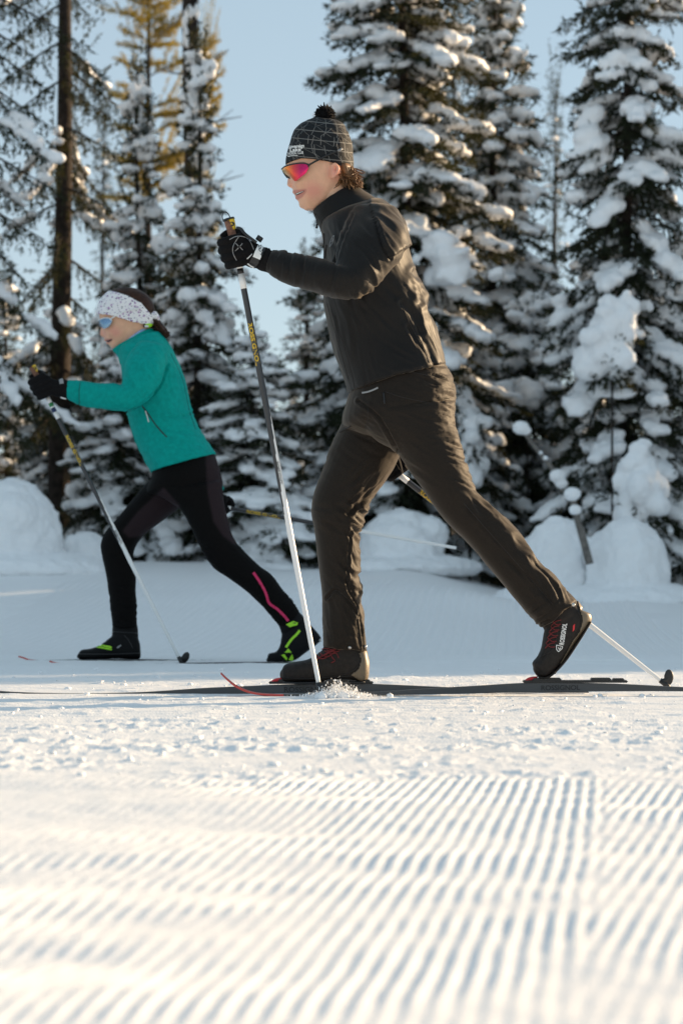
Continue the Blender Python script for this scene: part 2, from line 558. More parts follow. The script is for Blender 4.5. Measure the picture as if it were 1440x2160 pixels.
def needles(base, direc, rs, step=0.009, ln=0.052, wd=0.015, spread=0.75):
    """base (n,3), direc (n,3) twig vectors -> triangles of needles all along them"""
    L = np.linalg.norm(direc, axis=1); T = direc / (L[:, None] + 1e-9)
    cnt = np.maximum(3, (L / step).astype(int))
    idx = np.repeat(np.arange(len(L)), cnt)
    t = rs.rand(len(idx)) ** 0.9
    p = base[idx] + direc[idx] * t[:, None]
    r = rs.normal(size=(len(idx), 3)); r /= np.linalg.norm(r, axis=1)[:, None]
    d = T[idx] * 0.75 + r * spread; d /= np.linalg.norm(d, axis=1)[:, None]
    l = ln * (0.6 + 0.8 * rs.rand(len(idx)))
    s = np.cross(d, rs.normal(size=(len(idx), 3))); s /= np.linalg.norm(s, axis=1)[:, None] + 1e-9
    s *= (wd * (0.6 + 0.8 * rs.rand(len(idx))))[:, None]
    a, b, c = p - s * 0.5, p + s * 0.5, p + d * l[:, None]
    V = np.stack([a, b, c], 1).reshape(-1, 3)
    return V, np.arange(len(V)).reshape(-1, 3)

def fir(name, seed, H, R, whorl=0.17, per=6, e_top=5, e_bot=-32, gap=0.0, snow=0.8, snow_r=1.0, power=0.75,
        twig=0.36, hang=0.25, z0=0.12, trunk_r=0.055, step=0.0095, extra=(), bias=None, voxel=0.027, needle_mat=None,
        lo=0.0, stick=0.0, ln=0.05):
    """trunk, crown and snow meshes of one conifer standing at the origin"""
    rs = np.random.RandomState(seed)
    tb, td, sn = [], [], []
    wood = MB()
    k = 14
    tz = np.linspace(-0.4, H, k)
    tp = np.stack([0.03 * np.sin(tz * 0.9 + seed), 0.03 * np.cos(tz * 0.7 + seed), tz], 1)
    trunk = MB().add(*tube(tp, trunk_r * (1 - np.clip(tz, 0, H) / H) ** 0.8 + 0.008, 9)).mesh(name + '_trunk', M_bark)
    z = z0
    while z < H - 0.08:
        f = z / H
        m = max(3, int(round(per * (1 - 0.35 * f) + rs.rand() - 0.5)))
        ph = rs.rand() * 6.28
        for j in range(m):
            if rs.rand() < gap: continue
            az = ph + 6.283 * j / m + rs.normal() * 0.25
            zz = z + rs.normal() * 0.05
            L = (R * (1 - f) ** power * (0.55 + 0.6 * rs.rand()) + 0.09)
            if lo and f < lo: L *= 0.5
            e0 = math.radians(e_bot + (e_top - e_bot) * f ** 0.8 + rs.normal() * 7)
            sag = 0.22 + 0.25 * rs.rand()
            ts = np.linspace(0, 1, 7)
            hr = L * ts * math.cos(e0)
            hz = zz + L * (math.sin(e0) * ts - sag * ts ** 2 + 0.55 * sag * ts ** 3)
            ca, sa = math.cos(az), math.sin(az)
            bend = rs.normal() * 0.10 * L * ts ** 2
            ax = np.stack([hr * ca - bend * sa, hr * sa + bend * ca, hz], 1)
            if L > 0.25: wood.add(*tube(ax[:6], 0.009 * (1 - ts[:6] * 0.8) * (0.6 + L), 4, caps=False))
            nt_ = max(3, int(L / 0.06))
            tt = np.linspace(0.12, 0.98, nt_)
            pos = np.stack([np.interp(tt, ts, ax[:, i]) for i in range(3)], 1)
            fw = np.stack([np.interp(np.minimum(tt + 0.08, 1), ts, ax[:, i]) for i in range(3)], 1) - pos
            fw /= np.linalg.norm(fw, axis=1)[:, None] + 1e-9
            sd = np.array([-sa, ca, 0.0])
            tl = twig * L * (0.35 + 0.65 * np.sin(np.clip(tt * 1.15, 0, 1) * math.pi) ** 0.7) + 0.05
            for sgn in (-1, 1):
                q = fw * 0.75 + sgn * sd * 0.75 + np.array([0, 0, -hang]) + rs.normal(size=(nt_, 3)) * 0.18
                q /= np.linalg.norm(q, axis=1)[:, None]
                q *= (tl * (0.7 + 0.5 * rs.rand(nt_)))[:, None]
                tb.append(pos); td.append(q)
            tb.append(ax[:1] * 0.5 + ax[3:4] * 0.5); td.append(ax[6:7] - ax[3:4] * 0.9)
            if hang > 0.35:
                q = np.stack([rs.normal(size=nt_) * 0.15, rs.normal(size=nt_) * 0.15, -np.ones(nt_)], 1) * (0.10 + 0.2 * rs.rand(nt_) * L)[:, None]
                tb.append(pos); td.append(q)
            if rs.rand() < snow:
                nb = max(2, int(L / 0.13))
                a0 = 0.2 + 0.25 * rs.rand()
                for b in range(nb):
                    t = a0 + (1 - a0) * (b + rs.rand() * 0.5) / nb
                    c = np.array([np.interp(t, ts, ax[:, i]) for i in range(3)])
                    wdt = (0.34 * twig * L * (0.5 + 0.7 * math.sin(min(1, t) * math.pi * 0.9)) + 0.028) * snow_r * (0.7 + 0.6 * rs.rand())
                    h = (0.024 + 0.040 * rs.rand() + 0.05 * wdt) * snow_r
                    if rs.rand() < 0.10: continue
                    c = c + np.array([0, 0, h * 0.55]) + sd * rs.normal() * wdt * 0.35
                    sn.append((c, (0.085 * snow_r * (0.6 + 0.9 * rs.rand()) + 0.03 * L, wdt, h), az, e0 * 0.7))
                if rs.rand() < 0.22 * snow and L > 0.25:
                    t = 0.5 + 0.4 * rs.rand(); c = np.array([np.interp(t, ts, ax[:, i]) for i in range(3)])
                    r = (0.06 + 0.07 * rs.rand()) * snow_r * min(1.3, 0.5 + L)
                    for q_ in range(4):
                        sn.append((c + rs.normal(size=3) * r * np.array([0.6, 0.6, 0.25]) + np.array([0, 0, r * 0.25]), (r * (0.7 + 0.6 * rs.rand()), r * (0.6 + 0.4 * rs.rand()), r * (0.4 + 0.3 * rs.rand())), az, e0 * 0.8 - 0.2))
        z += whorl * (0.75 + 0.5 * rs.rand()) * (0.75 + 0.4 * (1 - f))
    # leader
    tb.append(np.array([[0, 0, H - 0.25]])); td.append(np.array([[0.0, 0, 0.28]]))
    if snow > 0.3: sn.append((np.array([0, 0, H - 0.05]), (0.05, 0.05, 0.08), 0, 0))
    for e in extra: sn.append(e)
    V, Fc = needles(np.concatenate(tb), np.concatenate(td), rs, step, ln)
    nV = len(V)
    V = np.concatenate([V, np.array(wood.v).reshape(-1, 3)]) if wood.n else V
    qf = np.array([f for f in wood.f]) if wood.f else np.zeros((0, 4), int)
    tri = np.concatenate([Fc, qf[:, [0, 1, 2]] + nV, qf[:, [0, 2, 3]] + nV]) if len(qf) else Fc
    fmi = np.r_[np.zeros(len(Fc), int), np.ones(2 * len(qf), int)]
    crown = raw_mesh(name + '_crown', V, tri, [needle_mat or M_needle, M_bark], True, fmi)
    snowm = blobs(name + '_snow', sn, voxel, 0.026, 2, seed)
    return trunk, crown, snowm

def plant(parts, px, Y, label, rot=0.0, sc=(1, 1, 1), name='fir_tree', group='snowy firs along the far edge of the trail', cat='tree', dz=0.0):
    x = (px - 720) / FPX * Y
    t = thing(name, label, cat, (x, Y, gz1(x, Y) + dz), group)
    t.rotation_euler = (0, 0, rot); t.scale = sc
    for nm, m in zip(('trunk', 'crown', 'snow'), parts):
        if m is not None:
            o = bpy.data.objects.new(nm, m); COL.objects.link(o); o.parent = t
            if nm == 'snow': o['kind'] = 'stuff'
    return t

def heap(x, y, z, w_, h_, n_, seed):
    """a load of snow that has slid down over several boughs"""
    r_ = np.random.RandomState(seed); out = []
    for k in range(n_):
        f = r_.rand(); q = 0.035 + 0.07 * r_.rand() * (1 - 0.4 * f)
        out.append((np.array([x + r_.normal() * w_ * (0.25 + 0.45 * (1 - f)), y + r_.normal() * 0.07, z - h_ / 2 + h_ * f]), (q * (1 + r_.rand()), q * 1.2, q * (0.6 + 0.5 * r_.rand())), r_.rand() * 3, r_.normal() * 0.5))
    return out

fir_a = fir('fir_a', 11, 8.0, 0.86, snow=0.75, per=7, power=0.62, whorl=0.16, z0=0.75)
fir_b = fir('fir_b', 23, 6.3, 0.80, snow=0.8, per=7, power=0.70, whorl=0.155, e_bot=-40, extra=[])
fir_c = fir('fir_c', 37, 7.2, 1.0, snow=0.85, per=7, power=0.60, whorl=0.15, e_bot=-30,
            extra=heap(0.33, -0.60, 2.45, 0.24, 0.36, 26, 3))
fir_d = fir('fir_d', 41, 4.4, 0.95, snow=0.6, per=6, power=1.2, whorl=0.14, step=0.012, trunk_r=0.04, voxel=0.022)
fir_e = fir('fir_e', 53, 2.6, 0.80, snow=0.8, snow_r=1.05, per=7, power=0.7, whorl=0.13, e_bot=-42, trunk_r=0.035, hang=0.3, voxel=0.022)
droopy = fir('old_spruce', 61, 8.5, 1.05, whorl=0.24, per=4, e_top=-8, e_bot=-38, gap=0.34, snow=0.45, snow_r=0.8, power=0.35, twig=0.16,
             hang=0.75, trunk_r=0.105, step=0.014, ln=0.045)
thin = fir('thin_spruce', 71, 7.0, 0.24, whorl=0.20, per=4, e_top=0, e_bot=-40, snow=0.25, snow_r=0.6, power=0.5, trunk_r=0.05, step=0.02, hang=0.3)
pine = fir('pine', 83, 9.4, 0.85, whorl=0.30, per=7, gap=0.3, e_top=35, e_bot=0, snow=0.16, snow_r=0.8, power=0.12, twig=0.30, hang=-0.1, z0=5.2,
           trunk_r=0.085, step=0.009, ln=0.07, needle_mat=M_needle_sunlit)

plant(fir_a, 1322, 19.0, 'tall snowy fir at the right edge of the picture, above the two snow mounds', 0.4, (0.84, 0.84, 1.0))
plant(fir_b, 1046, 23.0, 'slender snow-loaded fir behind the near skier\'s back, right of the fir beside his hat', 1.9)
plant(fir_c, 850, 20.0, 'broad snowy fir directly behind the near skier\'s hat and shoulders', 0.0)
plant(fir_d, 291, 21.0, 'slim fir with a thin leader just left of the thick snow-flecked trunk', 2.5, (0.85, 0.85, 0.96))
plant(fir_d, 415, 20.0, 'narrow snowy fir standing in front of the thick snow-flecked trunk', 4.4, (0.9, 0.9, 0.97))
plant(fir_d, 650, 25.0, 'small fir with its tip in open sky between the near skier\'s pole and jacket', 0.9, (1.05, 1.05, 0.72))
plant(fir_e, 130, 23.0, 'short snow-heaped fir at the foot of the dark old spruce trunk', 1.2, (1.0, 1.0, 0.92))
plant(fir_e, 530, 19.3, 'bushy low fir just left of the near skier\'s white pole shaft', 3.9, (0.95, 0.95, 0.70))
plant(fir_e, 400, 21.6, 'dark low fir behind the far skier\'s hips', 5.1, (0.95, 0.95, 1.1))
plant(fir_e, 250, 20.0, 'low snowy fir behind the far skier\'s front thigh', 0.3, (0.8, 0.8, 0.66))
plant(fir_e, 745, 22.5, 'low snow-covered fir behind the near skier\'s front thigh', 2.2, (1.0, 1.0, 0.95))
plant(fir_e, 985, 21.0, 'low snowy fir showing right of the near skier\'s rear thigh', 4.7, (0.95, 0.95, 0.9))
plant(fir_e, 1120, 22.4, 'dark bushy fir behind the two leaning snow-capped stems', 5.9, (1.1, 1.1, 1.05))
plant(fir_e, 1250, 21.0, 'snow-heaped fir between the leaning stems and the tall right-hand fir', 1.5, (0.9, 0.9, 1.1))
plant(fir_e, 1440, 20.0, 'snowy fir cut by the right edge of the picture', 3.1, (0.9, 0.9, 1.15))
plant(fir_d, 10, 27.0, 'mid-sized fir at the left edge behind the far skier\'s pole grip', 3.4, (1.0, 1.0, 0.72))
plant(droopy, 130, 22.0, 'old dark spruce with a bare trunk and thin drooping branches, left of the golden pine', 0.7, name='spruce_tree', group='old sparse spruces')
plant(droopy, -75, 18.5, 'dark drooping spruce whose branches hang in from the left edge', 2.0, (1.0, 1.0, 0.95), name='spruce_tree', group='old sparse spruces')
plant(thin, 1172, 34.0, 'thin pole-like spruce standing alone in the sky left of the tall right-hand fir', 0.5, name='spruce_tree', group='thin spruces far behind')
plant(thin, 962, 36.0, 'thin pole-like spruce in the sky between the two tall middle firs', 2.9, (0.9, 0.9, 1.25), name='spruce_tree', group='thin spruces far behind')
plant(thin, 1150, 38.0, 'shorter thin spruce close left of the lone pole-like spruce', 4.0, (1, 1, 0.62), name='spruce_tree', group='thin spruces far behind')
plant(thin, 216, 40.0, 'thin distant spruce top in the sky beside the old dark trunk', 1.0, (1, 1, 1.05), name='spruce_tree', group='thin spruces far behind')
plant(pine, 312, 36.0, 'golden sunlit pine with a bare lower trunk behind the slim firs at left', 1.1, name='pine_tree', group=None)
plant(pine, 432, 41.0, 'golden sunlit pine half hidden behind the thick snow-flecked trunk', 3.3, (0.5, 0.5, 0.93), name='pine_tree', group=None)

# --- thick bare trunk with snow plastered on its bark
def old_trunk(px, Y, label):
    x = (px - 720) / FPX * Y
    g0 = gz1(x, Y)
    t = thing('bare_tree', label, 'tree', (x, Y, g0))
    zz = np.linspace(-0.3, 9.0, 60)
    pts = np.stack([x + 0.03 * np.sin(zz * 0.8), Y + 0 * zz, g0 + zz], 1)
    tm = MB().add(*tube(pts, 0.105 - 0.005 * zz, 20)).mesh('old_trunk', M_bark)
    co, no = mco(tm), mno(tm)
    setco(tm, co + no * (0.012 * fbm(co * np.array([30, 30, 9]), 3))[:, None])
    link('trunk', tm, t)
    rs = np.random.RandomState(5)
    for z, a, l, up in ((4.33, 0.1, 0.5, 0.12), (3.72, -0.2, 0.52, 0.22), (4.9, 2.9, 0.35, -0.1), (3.1, 3.3, 0.4, -0.1), (5.0, 0.4, 0.4, 0.1), (2.6, 0.0, 0.45, -0.05)):
        s = np.array([x, Y, g0 + z]); d = np.array([math.cos(a), -math.sin(a) - 0.2, up])
        mid = s + d * l * 0.5 + rs.normal(size=3) * 0.02
        b = MB().add(*tube([s, mid, s + d * l + np.array([0, 0, 0.05])], [0.016, 0.010, 0.004], 6, 3))
        b.add(*tube([mid, mid + d * l * 0.3 + np.array([0, 0, 0.09])], [0.006, 0.003], 5))
        link('branch', b.mesh('branch', M_deadwood), t)
    it = []
    for k in range(70):
        z = 0.5 + 5.2 * rs.rand(); a = -math.pi / 2 + rs.normal() * 1.0
        rr = 0.105 - 0.005 * z
        it.append((np.array([x + 0.03 * math.sin(z * 0.8) + rr * math.cos(a), Y + rr * math.sin(a), g0 + z]), (0.022, 0.03 + 0.03 * rs.rand(), 0.03 + 0.09 * rs.rand()), a, 0))
    for z, r in ((4.05, 0.09), (4.0, 0.12), (3.62, 0.10), (4.62, 0.08), (3.35, 0.08)):
        it.append((np.array([x + 0.10, Y - 0.10, g0 + z]), (r, r, r * 0.8), 0, 0))
    s = link('snow', blobs('trunk_snow', it, 0.014, 0.008, 1), t); s['kind'] = 'stuff'
old_trunk(405, 24.0, 'thick dark bare trunk flecked with snow and carrying broken grey branches')

# --- heaps of snow over buried bushes and stones
def mound(cx, cy_top, w, Y, label, hmul=1.0, dep=None, ext=()):
    x = (cx - 720) / FPX * Y; g0 = gz1(x, Y)
    top = P(cx, cy_top, Y).z; hw = w / 2 / FPX * Y; h = (top - g0) * hmul
    dep = dep or hw * 1.1
    it = [(np.array([x, Y, g0 + h * 0.30]), (hw, dep, h * 0.70), 0, 0), (np.array([x, Y, g0 + h * 0.05]), (hw * 1.03, dep, h * 0.6), 0, 0)]
    it.append((np.array([x, Y, g0]), (hw * 1.9, dep * 1.7, h * 0.24), 0, 0))
    rsm = np.random.RandomState(int(cx))
    for k in range(5):
        a = rsm.rand() * 6.28; r = hw * (0.3 + 0.25 * rsm.rand())
        it.append((np.array([x + hw * 0.62 * math.cos(a), Y + dep * 0.6 * math.sin(a), g0 + h * (0.1 + 0.6 * rsm.rand())]), (r, r, r * 0.9), 0, 0))
    for e in ext:
        p = P(e[0], e[1], Y - 0.1); r = e[2] / FPX * Y
        it.append((np.array(p), (r, r, r), 0, 0))
    m = blobs('snow_mound', it, 0.018, 0.022, 8, cx)
    o = link('snow_mound', m)
    return tag(o, label, 'snow mound', 'snow mounds along the tree line')
mound(1175, 1085, 165, 17.4, 'rounded snow mound left of the short bare stem, by the near skier\'s rear boot')
mound(1322, 1086, 185, 17.2, 'widest snow mound, right of the short bare stem below the tall fir')
mound(20, 1004, 230, 17.5, 'tall smooth snow mound at the left edge of the picture')
mound(845, 1070, 190, 18.8, 'snow mound seen between the near skier\'s legs')
mound(180, 1120, 110, 18.6, 'small snow heap right of the tall left-hand snow mound')

# --- young trees turned into snow figures
def snow_ghost(pts, Y, label, seed):
    rs = np.random.RandomState(seed); it, tb, td = [], [], []
    x0 = P(pts[0][0], pts[0][1], Y); x = (pts[-1][0] - 720) / FPX * Y
    t = thing('snowy_sapling', label, 'sapling', (x, Y, gz1(x, Y)), 'saplings bent under snow')
    c = catmull(pts, 6)
    for a, b, r in c:
        p = np.array(P(a, b, Y)); rr = r / FPX * Y
        for k in range(5):
            q_ = rr * (0.35 + 0.4 * rs.rand())
            it.append((p + rs.normal(size=3) * rr * np.array([0.42, 0.35, 0.25]), (q_ * (0.8 + 0.5 * rs.rand()), q_, q_ * (0.7 + 0.7 * rs.rand())), rs.rand() * 3, 0))
        for k in range(9):
            a_ = rs.rand() * 6.28
            tb.append(p); td.append(np.array([math.cos(a_) * rr * 1.15, math.sin(a_) * rr * 1.1, -0.10 - rr * 0.5]))
    s = link('snow', blobs('ghost_snow', it, 0.016, 0.016, 4, seed), t); s['kind'] = 'stuff'
    V, Fc = needles(np.array(tb), np.array(td), rs, 0.012)
    link('crown', raw_mesh('ghost_crown', V, Fc, [M_needle]), t)
    e = P(pts[-1][0], pts[-1][1], Y)
    link('trunk', MB().add(*tube([x0, e, (e.x, e.y, gz1(e.x, e.y) - 0.1)], [0.004, 0.008, 0.012], 7)).mesh('ghost_stem', M_bark), t)
snow_ghost([(1315, 625, 16), (1300, 665, 34), (1285, 720, 46), (1290, 775, 44)], 18.3, 'big white snow-wrapped sapling against the sky left of the tall fir\'s trunk', 5)
snow_ghost([(1345, 945, 20), (1345, 985, 36), (1350, 1030, 44), (1352, 1075, 46)], 17.9, 'white cone-shaped snow sapling standing on the widest snow mound', 6)
snow_ghost([(1110, 800, 12), (1115, 830, 30), (1112, 860, 30)], 21.0, 'grey snow lump on a sapling above the leaning stems', 8)
snow_ghost([(985, 870, 12), (990, 900, 26), (985, 950, 30), (990, 1000, 30)], 19.4, 'snow-wrapped sapling right of the near skier\'s hip', 9)
snow_ghost([(728, 830, 10), (722, 865, 30), (715, 910, 34)], 20.2, 'snow-wrapped sapling left of the near skier\'s belt', 10)

# --- leaning bare stems capped with snow
def stem(pl, Y, r, caps, label):
    t = thing('leaning_sapling', label, 'sapling', P(pl[-1][0], pl[-1][1], Y), 'bare stems capped with snow')
    pts = [P(a, b, Y) for a, b in pl]
    m = MB().add(*tube(pts, np.linspace(r * 0.7, r, len(pts)), 9, 3)).mesh('bare_stem', M_deadwood)
    link('stalk', m, t)
    it = [(np.array(P(a, b, Y - 0.01)), (q / FPX * Y * 1.1, q / FPX * Y, q / FPX * Y * 0.9), 0, 0) for a, b, q in caps]
    s = link('snow_cap', blobs('cap', it, 0.008, 0.006, 2), t); s['kind'] = 'stuff'
stem([(1100, 905), (1130, 945), (1165, 990), (1195, 1040)], 18.2, 0.022, [(1098, 902, 17), (1108, 908, 12), (1150, 966, 6), (1140, 955, 5), (1176, 1004, 17), (1184, 1020, 13)], 'upper leaning stem with a round snow cap, right of the near skier\'s rear thigh')
stem([(1206, 1045), (1216, 1090), (1230, 1140), (1243, 1190)], 16.9, 0.03, [(1206, 1042, 17), (1212, 1075, 12)], 'lower short thick stem with a snow cap, between the two right-hand snow mounds')

def twig_plant(px, py, Y, label, seed, n=7, s=0.28):
    rs = np.random.RandomState(seed); b = P(px, py, Y); x, y = b.x, b.y; g0 = gz1(x, y)
    t = thing('seedling', label, 'seedling', (x, y, g0))
    w_ = MB(); tb, td = [], []
    w_.add(*tube([(x, y, b.z - 0.1), (x + 0.01, y, b.z + s * 0.5), (x - 0.02, y, b.z + s)], [0.006, 0.004, 0.002], 5, 3))
    for k in range(n):
        z = s * (0.2 + 0.7 * k / n); a = rs.rand() * 6.28; l = s * 0.42 * (1 - 0.6 * k / n)
        p = np.array([x, y, b.z + z]); d = np.array([math.cos(a) * l, math.sin(a) * l, 0.02 - 0.1 * l])
        tb += [p]; td += [d]
    link('stalk', w_.mesh('seedling_stalk', M_bark), t)
    V, Fc = needles(np.array(tb), np.array(td), rs, 0.006, 0.03, 0.006)
    link('crown', raw_mesh('seedling_crown', V, Fc, [M_needle]), t)
twig_plant(35, 1180, 18.3, 'small dark seedling poking out in front of the tall left-hand snow mound', 3, 9, 0.30)

# --- the wood going on out of the picture to the right and far behind, one mass
def join_meshes(name, ms):
    bm = bmesh.new(); mats = []
    for m in ms:
        if m is None: continue
        off = len(mats); n0 = len(bm.faces)
        bm.from_mesh(m); bm.faces.ensure_lookup_table()
        for f in bm.faces[n0:]: f.material_index += off
        mats += list(m.materials)
    out = bpy.data.meshes.new(name); bm.to_mesh(out); bm.free()
    for a in mats: out.materials.append(a)
    return out
wood_fir = bpy.data.objects.new('wood_fir', join_meshes('wood_fir', fir_b))
rs = np.random.RandomState(12)
pts = []
def wood(x, y, s, r=0): pts.append((x, y, gz1(x, y), s, rs.rand() * 6.28))
tan_s = math.cos(SUN_AZ) / math.sin(SUN_AZ)
WOOD_EDGE = 9.6
for k in range(170):
    x = 4.5 + 42 * rs.rand() ** 1.2; y = WOOD_EDGE + tan_s * x + 17 * rs.rand() ** 1.5
    if y < 17.5 and x < 7.5: continue
    if abs(x / y) < 0.165: continue
    if any((x - q[0]) ** 2 + (y - q[1]) ** 2 < 1.7 for q in pts): continue
    wood(x, y, 0.80 + 0.45 * rs.rand())
for q in ((16.5, -0.75), (24.0, -0.45), (30.5, -0.95)): wood(q[0], WOOD_EDGE + tan_s * q[0] + q[1], 0.9)  # outlying unseen firs added so the shade edge breaks into streaks
for k in range(60):
    y = 34 + 50 * rs.rand(); x = (rs.rand() * 2 - 1) * 0.25 * y
    wood(x, y, 0.40 + 0.25 * rs.rand())
for k in range(30):
    y = 17 + 25 * rs.rand(); x = -(0.19 + 0.25 * rs.rand()) * y
    wood(x, y, 0.7 + 0.4 * rs.rand())
pts = np.array(pts)
pm = bpy.data.meshes.new('forest'); pm.from_pydata([tuple(p[:3]) for p in pts], [], [])
paint(pm, 'size', pts[:, 3]); paint(pm, 'turn', pts[:, 4])
fo = link('forest', pm); fo['kind'] = 'stuff'
ng = bpy.data.node_groups.new('forest', 'GeometryNodeTree')
ng.interface.new_socket('Geometry', in_out='INPUT', socket_type='NodeSocketGeometry')
ng.interface.new_socket('Geometry', in_out='OUTPUT', socket_type='NodeSocketGeometry')
N = ng.nodes
gi, go = N.new('NodeGroupInput'), N.new('NodeGroupOutput')
ip, oi = N.new('GeometryNodeInstanceOnPoints'), N.new('GeometryNodeObjectInfo')
oi.inputs['Object'].default_value = wood_fir; oi.transform_space = 'ORIGINAL'
a1, a2 = N.new('GeometryNodeInputNamedAttribute'), N.new('GeometryNodeInputNamedAttribute')
a1.data_type = a2.data_type = 'FLOAT'; a1.inputs[0].default_value = 'size'; a2.inputs[0].default_value = 'turn'
cx_ = N.new('ShaderNodeCombineXYZ')
ng.links.new(gi.outputs[0], ip.inputs['Points']); ng.links.new(oi.outputs['Geometry'], ip.inputs['Instance'])
ng.links.new(a1.outputs[0], ip.inputs['Scale']); ng.links.new(a2.outputs[0], cx_.inputs[2]); ng.links.new(cx_.outputs[0], ip.inputs['Rotation'])
ng.links.new(ip.outputs[0], go.inputs[0])
md = fo.modifiers.new('wood', 'NODES'); md.node_group = ng
# ================================================================== people
M_skin = mat('skin', (0.76, 0.44, 0.29), 0.5, spec=0.4, noise=(40, 0.08))
M_skin.node_tree.nodes['Principled BSDF'].inputs['Subsurface Weight'].default_value = 0.12
M_skin.node_tree.nodes['Principled BSDF'].inputs['Subsurface Scale'].default_value = 0.01
two_tone(M_skin, 'flush', (0.74, 0.34, 0.25)); two_tone(M_skin, 'lip', (0.56, 0.23, 0.18))
M_jacket = mat('black_shell_cloth', (0.0055, 0.0050, 0.0050), 0.55, spec=0.20, noise=(260, 0.25), bump=(900, 0.25, 0.0006), sheen=0.15)
M_trouser = mat('dark_brown_cloth', (0.0150, 0.0112, 0.0084), 0.6, spec=0.14, noise=(300, 0.3), bump=(1000, 0.3, 0.0006), sheen=0.19)
for m_ in (M_jacket, M_trouser): m_.node_tree.nodes['Principled BSDF'].inputs['Sheen Tint'].default_value = (1.0, 0.86, 0.70, 1); m_.node_tree.nodes['Principled BSDF'].inputs['Sheen Roughness'].default_value = 0.45
M_teal = mat('teal_softshell', (0.0, 0.30, 0.262), 0.75, spec=0.12, noise=(60, 0.12), bump=(700, 0.25, 0.0006))
M_tight = mat('black_stretch_cloth', (0.004, 0.0035, 0.0034), 0.7, spec=0.08, noise=(200, 0.3), bump=(700, 0.25, 0.0006))
two_tone(M_tight, 'panel', (0.024, 0.0155, 0.018))
M_black = mat('black_plastic', (0.012, 0.012, 0.013), 0.4)
M_blackcloth = mat('black_knit', (0.006, 0.0055, 0.006), 0.85, spec=0.15, noise=(150, 0.3), bump=(500, 0.4, 0.001))
M_boot = mat('brown_black_boot', (0.017, 0.0135, 0.0115), 0.6, spec=0.25, noise=(90, 0.3), bump=(300, 0.3, 0.001))
M_boot2 = mat('black_boot', (0.004, 0.0042, 0.0048), 0.55, spec=0.15, noise=(90, 0.25), bump=(300, 0.3, 0.001))
M_heel_sunlit = mat('boot_heel_cup', (0.15, 0.115, 0.075), 0.45)  # tan of the sunlit heel is put into the colour
M_lace = mat('dark_red_lace', (0.16, 0.012, 0.014), 0.7)
M_red = mat('red_plastic', (0.62, 0.02, 0.025), 0.35)
M_redtip = mat('ski_tip_red', (0.60, 0.075, 0.055), 0.35)
M_white = mat('white_print', (0.78, 0.78, 0.76), 0.5)
M_grey = mat('grey_print', (0.28, 0.28, 0.28), 0.5)
M_seam = mat('seam', (0.016, 0.014, 0.013), 0.8)
M_yellow = mat('yellow_print', (0.72, 0.47, 0.02), 0.45)
M_cork = mat('cork', (0.20, 0.095, 0.06), 0.8, noise=(160, 0.4))
M_lime = mat('lime_print', (0.36, 0.75, 0.02), 0.5)
M_pink = mat('pink_tape', (0.60, 0.012, 0.10), 0.5)
M_green = mat('green_print', (0.02, 0.22, 0.07), 0.5)
M_navy = mat('navy_print', (0.015, 0.03, 0.10), 0.5)
M_shaft = mat('carbon_shaft', (0.030, 0.030, 0.033), 0.3, spec=0.6)
M_shaftw = mat('white_shaft', (0.80, 0.80, 0.79), 0.35)
M_hair = mat('brown_hair', (0.15, 0.070, 0.024), 0.5, noise=(70, 0.5))
M_hair2 = mat('dark_brown_hair', (0.036, 0.015, 0.008), 0.5, spec=0.2, noise=(70, 0.5))
M_teeth = mat('teeth', (0.75, 0.72, 0.66), 0.3)
M_dark = mat('mouth', (0.05, 0.015, 0.015), 0.7)
M_side = mat('ski_sidewall', (0.060, 0.060, 0.062), 0.45)
M_letter = mat('ski_letter', (0.010, 0.010, 0.011), 0.5)
M_metal = mat('steel', (0.55, 0.53, 0.5), 0.3, metal=1.0)
M_iceblue = mat('pale_blue_knit', (0.30, 0.48, 0.75), 0.8)

def lens_mat(name, stops, rough=0.12):
    m = mat(name, (0.5, 0.1, 0.1), rough, metal=0.75, spec=0.6)
    t = m.node_tree; a = t.nodes.new('ShaderNodeAttribute'); a.attribute_name = 'along'
    r = t.nodes.new('ShaderNodeValToRGB'); r.color_ramp.elements[0].color = (*stops[0][1], 1); r.color_ramp.elements[0].position = stops[0][0]
    r.color_ramp.elements[1].color = (*stops[-1][1], 1); r.color_ramp.elements[1].position = stops[-1][0]
    for p, c in stops[1:-1]:
        e = r.color_ramp.elements.new(p); e.color = (*c, 1)
    t.links.new(a.outputs['Fac'], r.inputs[0]); t.links.new(r.outputs[0], t.nodes['Principled BSDF'].inputs['Base Color'])
    return m
M_lensred = lens_mat('red_mirror_lens', [(0, (0.62, 0.50, 0.22)), (0.2, (0.80, 0.28, 0.05)), (0.42, (0.78, 0.07, 0.06)), (0.6, (0.60, 0.02, 0.12)), (1, (1.0, 0.03, 0.18))])  # colour run along the lens paints its reflection
M_lensblue = lens_mat('blue_mirror_lens', [(0, (0.10, 0.18, 0.28)), (0.5, (0.20, 0.32, 0.46)), (1, (0.30, 0.42, 0.55))])

